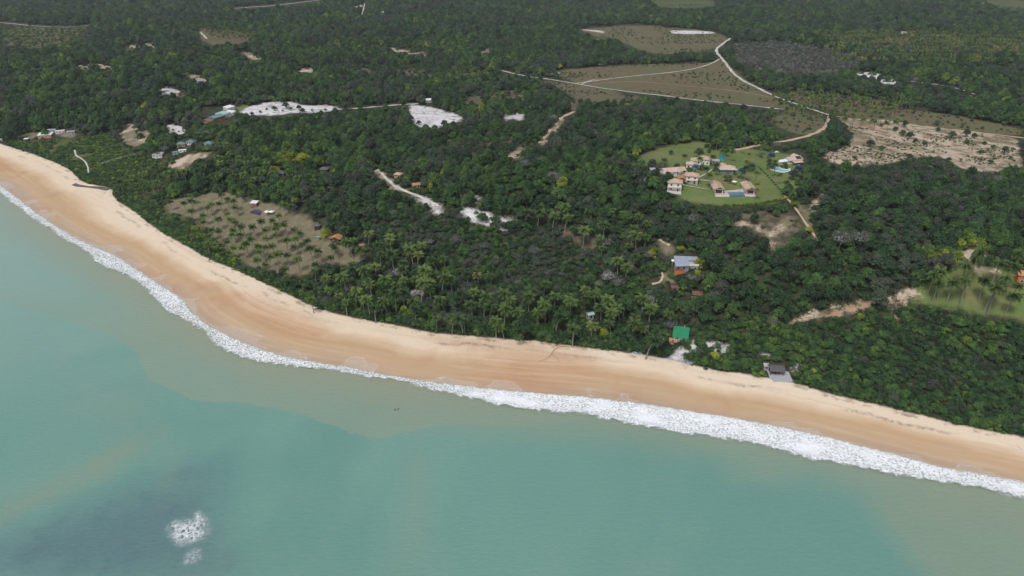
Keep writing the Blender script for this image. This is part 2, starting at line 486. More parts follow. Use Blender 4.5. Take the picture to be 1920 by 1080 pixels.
# ------------------------------------------------------------------ ground material
def ground_material():
    m, nt, b = newmat("ground")
    p = nt.geo()
    nb, nm, nf = nt.noise(p, .03, 5, .6), nt.noise(p, .22, 5, .62), nt.noise(p, 1.3, 4, .65)
    jit = nt.m('ADD', nt.m('MULTIPLY', nt.m('SUBTRACT', nm, .5), 10.), nt.m('MULTIPLY', nt.m('SUBTRACT', nf, .5), 7.))
    # forest floor
    c = nt.mix(nt.ss(nm, .35, .65), (.030, .036, .018), (.062, .064, .034))
    c = nt.mix(nt.m('MULTIPLY', nt.ss(nf, .56, .7), .35), c, (.17, .15, .11))
    def lay(c, name, col, soft=2.5, amp=1., bias=0.):
        d = nt.m('ADD', nt.m('ADD', nt.attr(name), nt.m('MULTIPLY', jit, amp)), bias)
        return nt.mix(nt.ss(d, -soft, soft), c, col)
    scr = nt.mix(nt.ss(nm, .3, .7), (.055, .085, .028), (.10, .11, .045))
    scr = nt.mix(nt.m('MULTIPLY', nt.ss(nb, .5, .7), .6), scr, (.15, .11, .05))
    c = lay(c, 'scrub', scr, 4)
    c = lay(c, 'thin', nt.mix(nt.ss(nm, .4, .62), (.075, .068, .042), (.16, .13, .095)), 5)
    he = nt.mix(nt.ss(nm, .35, .65), (.105, .088, .048), (.165, .125, .075))
    he = nt.mix(nt.ss(nb, .4, .65), he, (.12, .125, .06))
    he = nt.mix(nt.m('MULTIPLY', nt.ss(nf, .55, .7), .5), he, (.05, .065, .03))
    c = lay(c, 'heath', he, 3)
    c = lay(c, 'grey', nt.mix(nt.ss(nf, .4, .65), (.085, .092, .065), (.165, .165, .14)), 6)
    dr = nt.mix(nt.ss(nm, .3, .7), (.150, .134, .080), (.225, .192, .128))
    dr = nt.mix(nt.m('MULTIPLY', nt.ss(nt.noise(p, .09, 4, .6), .5, .68), .6), dr, (.15, .145, .075))
    dr = nt.mix(nt.m('MULTIPLY', nt.ss(nf, .55, .75), .4), dr, (.12, .11, .06))
    c = lay(c, 'dry', dr, 2, .5)
    la = nt.mix(nt.ss(nt.noise(p, .045, 4, .6), .38, .62), (.098, .165, .044), (.185, .195, .080))
    la = nt.mix(nt.ss(nm, .3, .75), la, (.12, .165, .05))
    la = nt.mix(nt.m('MULTIPLY', nt.ss(nt.noise(p, .06, 6, .68, .8), .52, .66), .55), la, (.17, .145, .07))
    la = nt.mix(nt.m('MULTIPLY', nt.ss(nt.noise(p, .2, 5, .7, .5), .5, .64), .4), la, (.21, .185, .09))
    la = nt.mix(nt.m('MULTIPLY', nt.ss(nf, .56, .72), .4), la, (.24, .19, .11))
    c = lay(c, 'lawn', la, 2, .5)
    ta = nt.mix(nt.ss(nm, .3, .7), (.45, .35, .26), (.55, .44, .34))
    ta = nt.mix(nt.m('MULTIPLY', nt.ss(nt.noise(p, .085, 6, .72), .44, .60), .85), ta, (.125, .112, .062))
    ta = nt.mix(nt.m('MULTIPLY', nt.ss(nt.noise(nt.mapv(p, (1, 1, 1), (0, 0, .6)), .026, 6, .68, 1.2), .46, .60), .7), ta, (.115, .112, .058))
    ta = nt.mix(nt.m('MULTIPLY', nt.ss(nt.noise(p, .05, 3, .6, 1.), .58, .7), .5), ta, (.45, .22, .13))
    c = lay(c, 'tan', ta, 1.6, .9)
    cl = nt.mix(nt.ss(nm, .35, .65), (.50, .36, .26), (.42, .24, .165))
    cl = nt.mix(nt.m('MULTIPLY', nt.ss(nf, .52, .66), .6), cl, (.2, .13, .085))
    c = lay(c, 'clay', cl, 1.2, .7)
    wh = nt.mix(nt.ss(nm, .35, .6), (.53, .515, .51), (.66, .645, .64))
    wh = nt.mix(nt.m('MULTIPLY', nt.ss(nt.noise(p, .15, 6, .72, .8), .50, .63), .88), wh, (.21, .19, .185))
    wh = nt.mix(nt.m('MULTIPLY', nt.ss(nt.noise(p, .045, 6, .7, 1.), .52, .68), .8), wh, (.30, .275, .265))
    c = lay(c, 'white', wh, 2.2, .85)
    # beach sand: dw = metres above the water's edge, dv = metres from the plant line (negative on the beach)
    dw, dv = nt.attr('dw'), nt.attr('dv')
    tt = nt.m('DIVIDE', dw, nt.m('MAXIMUM', nt.m('SUBTRACT', dw, dv), 1.))
    warp = nt.m('MULTIPLY', nt.m('SUBTRACT', nt.noise(nt.mapv(p, (1, 1, 1)), .018, 4, .55), .5), .55)
    warp2 = nt.m('MULTIPLY', nt.m('SUBTRACT', nt.noise(p, .12, 5, .6), .5), .16)
    tw = nt.m('ADD', tt, nt.m('ADD', warp, warp2))
    sand = nt.ramp(tw, [(0., (.42, .305, .205)), (.18, (.49, .345, .215)), (.42, (.49, .335, .195)), (.56, (.60, .445, .295)), (.68, (.70, .57, .42)), (1., (.705, .59, .455))])
    cx = nt.n("CombineXYZ"); sepx = nt.n("SeparateXYZ"); nt.put(sepx.inputs[0], p)
    nt.put(cx.inputs[0], nt.m('MULTIPLY', nt.m('ADD', dw, nt.m('MULTIPLY', nt.m('SUBTRACT', nm, .5), 1.5)), .42)); nt.put(cx.inputs[1], nt.m('MULTIPLY', sepx.outputs[0], .022)); nt.put(cx.inputs[2], nt.m('MULTIPLY', sepx.outputs[1], .01))
    streak = nt.noise(cx.outputs[0], 1., 5, .68)
    sand = nt.mix(nt.m('MULTIPLY', nt.ss(streak, .5, .68), .22), sand, (.68, .55, .41))
    sand = nt.mix(nt.m('MULTIPLY', nt.ss(streak, .48, .32), .22), sand, (.40, .265, .16))
    grain = nt.noise(p, .5, 6, .72)
    sand = nt.mix(nt.m('MULTIPLY', nt.ss(grain, .54, .68), .16), sand, (.36, .27, .19))
    # reddish tannin blotches in the wet part
    blot = nt.m('MULTIPLY', nt.ss(nt.noise(p, .022, 4, .6, .5), .5, .66), nt.ss(tw, .75, .4))
    sand = nt.mix(nt.m('MULTIPLY', blot, .55), sand, (.43, .235, .14))
    tn = nt.ss(nt.m('ADD', nt.attr('tannin'), nt.m('MULTIPLY', jit, 1.3)), -7., 7.)
    sand = nt.mix(nt.m('MULTIPLY', tn, .62), sand, nt.mix(nt.ss(streak, .4, .62), (.455, .255, .145), (.545, .36, .225)))
    # footprints and drift marks high on the beach
    sand = nt.mix(nt.m('MULTIPLY', nt.m('MULTIPLY', nt.ss(nt.noise(p, 1.1, 5, .7), .54, .7), nt.ss(tw, .5, .8)), .28), sand, (.42, .33, .24))
    # wrack line of dark dry weed
    wr = nt.m('ABSOLUTE', nt.m('ADD', nt.m('ADD', dv, 6.), nt.m('MULTIPLY', nt.m('SUBTRACT', nt.noise(p, .05, 4, .6), .5), 9.)))
    wf = nt.m('MULTIPLY', nt.ss(wr, 1.5, .1), nt.ss(nt.noise(p, .03, 3, .6), .47, .6))
    wf = nt.m('MULTIPLY', wf, nt.ss(nt.noise(p, .9, 5, .7), .38, .6))
    sand = nt.mix(nt.m('MULTIPLY', wf, .7), sand, (.19, .165, .14))
    wr2 = nt.m('ABSOLUTE', nt.m('ADD', nt.m('ADD', dv, 1.6), nt.m('MULTIPLY', nt.m('SUBTRACT', nf, .5), 4.)))
    sand = nt.mix(nt.m('MULTIPLY', nt.ss(wr2, 1.3, .2), nt.m('MULTIPLY', nt.ss(nm, .48, .66), .6)), sand, (.12, .095, .07))
    on = nt.ss(nt.m('ADD', dv, nt.m('MULTIPLY', jit, .22)), .8, -.8)
    c = nt.mix(on, c, sand)
    nt.put(b.inputs['Base Color'], c)
    wet = nt.m('MULTIPLY', nt.ss(tw, .34, .04), on)
    nt.put(b.inputs['Roughness'], nt.m('SUBTRACT', .95, nt.m('MULTIPLY', wet, .62)))
    nt.put(b.inputs['Specular IOR Level'], nt.m('ADD', .12, nt.m('MULTIPLY', wet, .33)))
    hgt = nt.m('ADD', nt.m('MULTIPLY', nm, 1.), nt.m('MULTIPLY', nf, .35))
    bp = nt.n("Bump")
    bp.inputs['Distance'].default_value = .35
    nt.put(bp.inputs['Strength'], nt.m('SUBTRACT', .5, nt.m('MULTIPLY', nt.ss(tw, .7, .4), .42)))
    nt.put(bp.inputs['Height'], hgt)
    nt.put(b.inputs['Normal'], bp.outputs[0])
    return m
M_GROUND = ground_material()

ny, nx = GX.shape
idx = np.arange(nx * ny).reshape(ny, nx)
quads = np.stack([idx[:-1, :-1], idx[:-1, 1:], idx[1:, 1:], idx[1:, :-1]], -1).reshape(-1, 4)
VV = np.stack([GX, GY, HG], -1).reshape(-1, 3)
dvq = DV.reshape(-1)[quads].min(1)
dwq = DW.reshape(-1)[quads].max(1)
def sub_sheet(name, sel):
    q = quads[sel]
    u, inv = np.unique(q.ravel(), return_inverse=True)
    at_ = {k: ('POINT', v.reshape(-1)[u]) for k, v in ZSD.items()}
    at_['dw'] = ('POINT', np.clip(DW.reshape(-1)[u], -300, 300)); at_['dv'] = ('POINT', np.clip(DV.reshape(-1)[u], -300, 300))
    me = mesh_np(name, VV[u], inv.reshape(-1, 4), mats=[M_GROUND], smooth=True, attrs=at_)
    return link(name, me, kind='structure')
sub_sheet("ground", dvq > 0)
sub_sheet("beach", (dvq <= 0) & (dwq > -400))

# ------------------------------------------------------------------ sea
def sea_material():
    m, nt, b = newmat("sea_water")
    p = nt.geo()
    dw = nt.m('MULTIPLY', nt.attr('dw'), -1.)
    nb, nm = nt.noise(p, .012, 4, .55, .6), nt.noise(p, .05, 5, .6, .8)
    c = nt.mix(nt.ss(nb, .35, .65), (0.117, 0.266, 0.220), (0.152, 0.298, 0.246))
    c = nt.mix(nt.m('MULTIPLY', nt.ss(nt.noise(nt.mapv(p, (1, .45, 1), (0, 0, R(35))), .011, 4, .6, 1.6), .46, .68), .38), c, (0.205, 0.283, 0.204))
    # pale water up-coast, with the sky's reflection painted into its colour
    c = nt.mix(nt.m('MULTIPLY', nt.attr('pale'), .9), c, (0.249, 0.389, 0.335))
    jit = nt.m('ADD', nt.m('MULTIPLY', nt.m('SUBTRACT', nm, .5), 9.), nt.m('MULTIPLY', nt.m('SUBTRACT', nt.noise(p, .2, 4, .6), .5), 3.))
    # sand stirred up along the shore, with a sharp outer front
    pl = nt.m('ADD', nt.attr('plume'), jit)
    f = nt.m('MULTIPLY', nt.ss(pl, -.5, .5), nt.m('ADD', .2, nt.m('MULTIPLY', nt.ss(pl, 26., 0.), .42)))
    f = nt.m('MULTIPLY', f, nt.attr('sharp'))
    c = nt.mix(f, c, (0.235, 0.295, 0.213))
    sh = nt.ss(nt.m('ADD', dw, nt.m('MULTIPLY', jit, 1.3)), 34., 4.)
    c = nt.mix(nt.m('MULTIPLY', sh, .8), c, (0.262, 0.283, 0.193))
    c = nt.mix(nt.m('MULTIPLY', nt.ss(dw, 7., 0.), .5), c, (0.349, 0.295, 0.200))
    p2 = nt.m('ADD', nt.attr('stir'), nt.m('MULTIPLY', jit, 1.6))
    c = nt.mix(nt.m('MULTIPLY', nt.ss(p2, -7., 9.), .62), c, (0.235, 0.275, 0.188))
    # dark reef on the bottom
    rf = nt.m('ADD', nt.attr('reef'), nt.m('MULTIPLY', jit, 1.5))
    c = nt.mix(nt.m('MULTIPLY', nt.ss(rf, -12., 14.), .82), c, (0.091, 0.164, 0.181))
    c = nt.mix(nt.m('MULTIPLY', nt.m('MULTIPLY', nt.ss(rf, -6., 6.), nt.ss(nt.noise(p, .09, 5, .65), .5, .64)), .25), c, (0.066, 0.123, 0.142))
    # small ripple tone
    rip = nt.noise(nt.mapv(p, (1., 2.6, 1), (0, 0, R(-18))), .55, 5, .65)
    c = nt.mix(nt.m('MULTIPLY', nt.ss(rip, .42, .62), .04), c, (0.437, 0.508, 0.447))
    c = nt.mix(.04, c, (.27, .345, .315))
    nt.put(b.inputs['Base Color'], c)
    b.inputs['Roughness'].default_value = .22
    b.inputs['IOR'].default_value = 1.333
    b.inputs['Specular IOR Level'].default_value = .45
    h1 = nt.noise(nt.mapv(p, (1., 2.8, 1), (0, 0, R(-18))), .28, 4, .6)
    h2 = nt.noise(nt.mapv(p, (1., 1.8, 1), (0, 0, R(20))), 1.2, 4, .6)
    h = nt.m('ADD', nt.m('MULTIPLY', h1, .7), nt.m('MULTIPLY', h2, .25))
    nt.put(b.inputs['Normal'], nt.bump(h, .48, .55))
    return m
sxr = axis([(0, 420, 5)], 15000)
SXS = np.concatenate([-sxr[:0:-1], sxr])
SYS = np.concatenate([[-9000, -4000, -1500, -500, -150, 0, 50, 80], axis([(95, 330, 5), (330, 900, 8)], 9000)])
WX, WY = np.meshgrid(SXS, SYS)
wdw = signed(WX, WY, WATER, WLAND)
def wsd(poly):
    x, y = flat([p[0] for p in poly], [p[1] for p in poly])
    wp = smooth_line(list(zip(x, y)) + [(x[0], y[0])], 2)[:-1]
    d = seg_dist(WX, WY, wp + [wp[0]])
    return np.clip(np.where(inside(WX, WY, wp), d, -d), -60, 60)
plume = wsd([(-20,560),(120,600),(255,650),(262,690),(300,728),(370,750),(440,758),(485,762),(530,768),(590,793),(650,812),(700,820),(745,818),(790,803),(850,793),(960,800),(1100,790),(1000,760),(700,705),(480,660),(330,560),(100,430),(-20,400)])
sharp = sstep(-330, -140, WX) * 1.0 * (1 - sstep(-40, 40, WX)) * .9 + .1
sharp = np.where(WX < -140, .35 + .65 * sstep(-260, -150, WX), sharp)
reef = np.maximum.reduce([wsd([(40,990),(200,940),(300,900),(420,905),(400,1000),(450,1090),(0,1100),(-100,1060)]), wsd([(240,905),(330,870),(420,860),(440,890),(330,920)]) - 3])
stir = np.maximum.reduce([wsd([(1930,935),(1800,930),(1700,915),(1630,925),(1640,975),(1690,1030),(1730,1100),(2100,1300),(2200,1000)]), wsd([(1340,880),(1420,850),(1480,870),(1500,910),(1440,925),(1370,915)]) - 4,
                          wsd([(-40,960),(120,880),(240,810),(330,800),(240,880),(100,950),(-40,1020)]) - 3])
pale = sstep(0, -380, WX) * sstep(110, 300, WY) * (wdw < 5)
wi = np.arange(WX.size).reshape(WX.shape)
wq = np.stack([wi[:-1, :-1], wi[:-1, 1:], wi[1:, 1:], wi[1:, :-1]], -1).reshape(-1, 4)
keep = wdw.reshape(-1)[wq].min(1) < 6
u_, inv_ = np.unique(wq[keep].ravel(), return_inverse=True)
me = mesh_np("sea", np.stack([WX, WY, np.zeros_like(WX)], -1).reshape(-1, 3)[u_], inv_.reshape(-1, 4), mats=[sea_material()], smooth=True,
             attrs={k: ('POINT', v.reshape(-1)[u_]) for k, v in dict(dw=np.clip(wdw, -400, 100), plume=plume, sharp=sharp, reef=reef, stir=stir, pale=pale).items()})
link("sea", me, kind='structure')

# ------------------------------------------------------------------ surf
def foam_material(name, patch=False):
    m, nt, b = newmat(name)
    p = nt.geo()
    u = nt.attr('u')      # metres seaward of the water's edge
    wd = nt.attr('w')     # local width of the surf in metres
    v1 = nt.n("TexVoronoi", feature='DISTANCE_TO_EDGE')
    warp = nt.n("TexNoise"); nt.put(warp.inputs['Vector'], p); warp.inputs['Scale'].default_value = .9; warp.inputs['Detail'].default_value = 4
    vm = nt.n("VectorMath", operation='MULTIPLY_ADD')
    nt.put(vm.inputs[0], warp.outputs['Color']); vm.inputs[1].default_value = (1.6, 1.6, 0); nt.put(vm.inputs[2], p)
    nt.put(v1.inputs['Vector'], vm.outputs[0]); v1.inputs['Scale'].default_value = .95
    lace = nt.ss(v1.outputs['Distance'], .30, .04)
    n1, n2, n3 = nt.noise(p, .35, 5, .62), nt.noise(p, 1.5, 4, .65), nt.noise(p, .06, 4, .6)
    if patch:
        body = nt.ss(nt.m('ADD', u, nt.m('MULTIPLY', nt.m('SUBTRACT', n1, .5), 6.)), -1.5, 3.5)
        a = nt.m('MULTIPLY', body, nt.m('MAXIMUM', nt.m('MULTIPLY', lace, .7), nt.m('MULTIPLY', nt.ss(nt.noise(p, .7, 6, .75), .47, .62), .85)))
    else:
        e1 = nt.m('ADD', u, nt.m('MULTIPLY', nt.m('SUBTRACT', n1, .5), 3.6))
        e2 = nt.m('SUBTRACT', nt.m('SUBTRACT', wd, u), nt.m('MULTIPLY', nt.m('SUBTRACT', n1, .5), -4.5))
        body = nt.m('MULTIPLY', nt.ss(e1, -.3, .7), nt.ss(e2, 0., 1.6))
        rel = nt.m('DIVIDE', u, nt.m('MAXIMUM', wd, .5))
        hole = nt.m('MULTIPLY', nt.ss(n2, .47, .60), nt.ss(nt.m('ADD', n3, nt.m('MULTIPLY', nt.m('ABSOLUTE', nt.m('SUBTRACT', rel, .5)), .15)), .40, .58))
        dens = nt.m('SUBTRACT', 1., nt.m('MULTIPLY', hole, .55))
        thin = nt.m('MAXIMUM', nt.ss(wd, 9., 4.5), nt.m('MULTIPLY', nt.attr('lacy'), nt.ss(n1, .36, .52)))   # narrow surf is lacier
        dens = nt.m('MULTIPLY', dens, nt.m('SUBTRACT', 1., nt.m('MULTIPLY', nt.m('MULTIPLY', thin, nt.m('SUBTRACT', 1., lace)), .72)))
        a = nt.m('MULTIPLY', body, dens)
        # thin swash sheets run up the sand, each with a white rim
        lim = nt.m('MULTIPLY', nt.ss(nt.noise(p, .06, 3, .5), .47, .68), -6.5)
        lim = nt.m('ADD', lim, nt.m('MULTIPLY', nt.m('SUBTRACT', n1, .5), 2.))
        dd = nt.m('SUBTRACT', u, lim)
        rim = nt.m('MULTIPLY', nt.ss(nt.m('ABSOLUTE', dd), .45, .1), nt.m('MULTIPLY', nt.ss(u, 0., -.8), nt.ss(n2, .36, .52)))
        film = nt.m('MULTIPLY', nt.m('MULTIPLY', nt.ss(dd, 0., .4), nt.ss(u, 1., -.5)), nt.m('ADD', .03, nt.m('MULTIPLY', lace, .14)))
        a = nt.m('MAXIMUM', a, nt.m('MAXIMUM', nt.m('MULTIPLY', rim, .42), film))
    nt.put(b.inputs['Base Color'], nt.mix(nt.ss(n2, .3, .7), (.84, .88, .89), (.93, .95, .96)))
    b.inputs['Roughness'].default_value = .85
    nt.put(b.inputs['Alpha'], nt.m('MINIMUM', a, 1.))
    nt.put(b.inputs['Normal'], nt.bump(nt.m('ADD', n2, n1), .8, .5))
    return m
def resample(line, step):
    p = np.array(line); s = np.concatenate([[0], np.cumsum(np.hypot(*(p[1:] - p[:-1]).T))])
    q = np.arange(0, s[-1], step)
    return np.stack([np.interp(q, s, p[:, 0]), np.interp(q, s, p[:, 1])], -1)
wl = resample(WATER, .8)
wl = wl[(wl[:, 0] > -650) & (wl[:, 0] < 420) & (wl[:, 1] < 900)]
kern = np.hanning(25); kern /= kern.sum()
tan_ = np.gradient(wl, axis=0)
nrm = np.stack([tan_[:, 1], -tan_[:, 0]], -1)
nrm = np.stack([np.convolve(np.pad(nrm[:, k], 12, 'edge'), kern, 'valid') for k in (0, 1)], -1)
nrm /= np.linalg.norm(nrm, axis=1)[:, None]
if inside(np.array([wl[500, 0] + nrm[500, 0] * 6]), np.array([wl[500, 1] + nrm[500, 1] * 6]), WLAND)[0]: nrm = -nrm
fw = seg_dist(wl[:, 0], wl[:, 1], FOAM)
fw = fw * (1 + .25 * sstep(-40, -100, wl[:, 0])) + 2.5 * (vnoise(wl[:, 0], wl[:, 1], 14, 77) - .4)
us = np.concatenate([np.arange(-10, 0, .8), np.arange(0, 34, .8)])
FX = wl[:, None, 0] + nrm[:, None, 0] * us[None]
FY = wl[:, None, 1] + nrm[:, None, 1] * us[None]
FW = np.repeat(fw[:, None], len(us), 1); FU = np.repeat(us[None], len(wl), 0)
bod = sstep(-.5, 2, FU) * sstep(-2.5, 1.5, FW - FU)
crest = np.exp(-((FU - FW * .92) / 1.6) ** 2)
FZ = np.maximum(ground(FX, FY), 0) + .05 + bod * (.25 * vnoise(FX, FY, 1.3, 1) + .35 * vnoise(FX, FY, 3.1, 2)) + bod * crest * .5
fi = np.arange(FX.size).reshape(FX.shape)
fq = np.stack([fi[:-1, :-1], fi[:-1, 1:], fi[1:, 1:], fi[1:, :-1]], -1).reshape(-1, 4)
fq = fq[(FU - FW).reshape(-1)[fq].min(1) < 3]
u_, inv_ = np.unique(fq.ravel(), return_inverse=True)
me = mesh_np("surf_foam", np.stack([FX, FY, FZ], -1).reshape(-1, 3)[u_], inv_.reshape(-1, 4), mats=[foam_material("surf_foam")], smooth=True,
             attrs={'u': ('POINT', FU.reshape(-1)[u_]), 'w': ('POINT', FW.reshape(-1)[u_]), 'lacy': ('POINT', sstep(-10, -70, FX.reshape(-1)[u_]))})
link("surf_foam", me, kind='stuff')
def foam_patch(poly, label):
    x, y = flat([p[0] for p in poly], [p[1] for p in poly])
    wp = smooth_line(list(zip(x, y)) + [(x[0], y[0])], 2)[:-1]
    a = np.array(wp); lo, hi = a.min(0) - 3, a.max(0) + 3
    X, Y = np.meshgrid(np.arange(lo[0], hi[0], .6), np.arange(lo[1], hi[1], .6))
    d = seg_dist(X, Y, wp + [wp[0]]); d = np.where(inside(X, Y, wp), d, -d)
    Z = .06 + sstep(-1, 4, d) * (.2 * vnoise(X, Y, 1.4, 4) + .4 * vnoise(X, Y, 4, 5))
    i = np.arange(X.size).reshape(X.shape)
    q = np.stack([i[:-1, :-1], i[:-1, 1:], i[1:, 1:], i[1:, :-1]], -1).reshape(-1, 4)
    me = mesh_np("breaker_foam", np.stack([X, Y, Z], -1).reshape(-1, 3), q, mats=[MFP], smooth=True, attrs={'u': ('POINT', d.ravel()), 'w': ('POINT', d.ravel())})
    link("breaker_foam", me, kind='stuff')
MFP = foam_material("breaker_foam", True)
foam_patch([(316,982),(338,974),(358,976),(370,958),(388,970),(392,1006),(372,1016),(345,1024),(320,1018)], '')
foam_patch([(352,1040),(368,1030),(375,1038),(372,1052),(350,1058),(338,1057)], '')

# ------------------------------------------------------------------ roads and tracks: strips draped on the ground
M_TRACK = {'white': surf_mat("pale_sand_track", (.56, .54, .50), .95, .3, .25, .1, dirt=(.27, .235, .185)),
           'tan': surf_mat("tan_sand_track", (.50, .39, .28), .95, .25, .25, .1, dirt=(.30, .24, .17))}
def strip(name, pts, width, mat, lift=.12, wob=.5, across=4):
    p = resample(smooth_line(world_pts(pts), 2), 1.5)
    if len(p) < 2: return
    t = np.gradient(p, axis=0); t /= np.linalg.norm(t, axis=1)[:, None] + 1e-9
    n = np.stack([-t[:, 1], t[:, 0]], -1)
    hw = width / 2 * (1 + wob * (vnoise(p[:, 0], p[:, 1], 6, 8) * 2 - 1))
    hw2 = width / 2 * (1 + wob * (vnoise(p[:, 0], p[:, 1], 7, 9) * 2 - 1))
    rows = []
    for k in range(across + 1):
        f = k / across
        q = p + n * (hw * (1 - f) - hw2 * f)[:, None]
        rows.append(np.concatenate([q, (ground(q[:, 0], q[:, 1]) + lift)[:, None]], 1))
    V = np.stack(rows, 1); i = np.arange(V.shape[0] * V.shape[1]).reshape(V.shape[:2])
    q = np.stack([i[:-1, :-1], i[:-1, 1:], i[1:, 1:], i[1:, :-1]], -1).reshape(-1, 4)
    me = mesh_np(name, V.reshape(-1, 3), q[:, ::-1], mats=[mat], smooth=True)
    return link(name, me, kind='structure')
for k, (kd, wd, ln) in enumerate(ROADS):
    strip("sand_road" if wd > 2 else "footpath", ln, wd, M_TRACK[kd], .12 + .01 * k)

# black-water streams crossing the sand
M_STREAM = surf_mat("stream_water", (.10, .065, .04), .12, .3, .4, .5)
strip("stream", [(136,346),(160,350),(185,352),(208,356)], 3.2, M_STREAM, .06)
M_RILL = surf_mat("damp_rill", (.41, .25, .15), .35, .3, .5, .4)
for ln, wd in (([(1060,650),(1042,652),(1034,664),(1028,672),(1008,679)], 1.0), ([(1090,652),(1060,650),(1040,648)], 1.2), ([(1034,664),(1046,672),(1050,680)], .6)):
    strip("stream", ln, wd * .5, M_RILL, .05, .7)

# ------------------------------------------------------------------ building kit
class MB:
    def __init__(s): s.v, s.f = [], []
    def add(s, vs, fs):
        o = len(s.v); s.v += [tuple(q) for q in vs]; s.f += [tuple(i + o for i in f) for f in fs]
        return s
    def box(s, x0, x1, y0, y1, z0, z1):
        return s.add([(x0,y0,z0),(x1,y0,z0),(x1,y1,z0),(x0,y1,z0),(x0,y0,z1),(x1,y0,z1),(x1,y1,z1),(x0,y1,z1)],
                     [(0,3,2,1),(4,5,6,7),(0,1,5,4),(1,2,6,5),(2,3,7,6),(3,0,4,7)])
    def tube(s, p0, p1, r0, r1=None, n=8):
        r1 = r0 if r1 is None else r1
        a, b = Vector(p0), Vector(p1); d = (b - a).normalized()
        u = d.orthogonal().normalized(); w_ = d.cross(u)
        vs = []
        for c, r in ((a, r0), (b, r1)):
            for k in range(n):
                t = 2 * math.pi * k / n
                vs.append(c + u * (r * math.cos(t)) + w_ * (r * math.sin(t)))
        fs = [(k, (k + 1) % n, n + (k + 1) % n, n + k) for k in range(n)] + [tuple(range(n))[::-1], tuple(range(n, 2 * n))]
        return s.add(vs, fs)
    def hull(s, low, top, th=.18):
        """roof skin: faces given as point loops, thickened downwards"""
        return s
    def solid(s, pts, faces, th):
        """a sheet of faces thickened downward by th"""
        n = len(pts)
        vs = list(pts) + [(x, y, z - th) for x, y, z in pts]
        fs = [tuple(f) for f in faces] + [tuple(i + n for i in reversed(f)) for f in faces]
        cnt = {}
        for f in faces:
            for a, b in zip(f, list(f[1:]) + [f[0]]): cnt[(a, b)] = 1
        for (a, b) in cnt:
            if (b, a) not in cnt: fs.append((b, a, a + n, b + n))
        return s.add(vs, fs)
    def build(s, name, mat, parent=None, smooth=False, **props):
        me = bpy.data.meshes.new(name)
        me.from_pydata(s.v, [], s.f); me.materials.append(mat); me.update()
        if smooth: me.polygons.foreach_set("use_smooth", [True] * len(me.polygons))
        return link(name, me, parent, **props)
def jig(c, a=.06):
    return tuple(max(.01, q * (1 + random.uniform(-a, a))) for q in c)
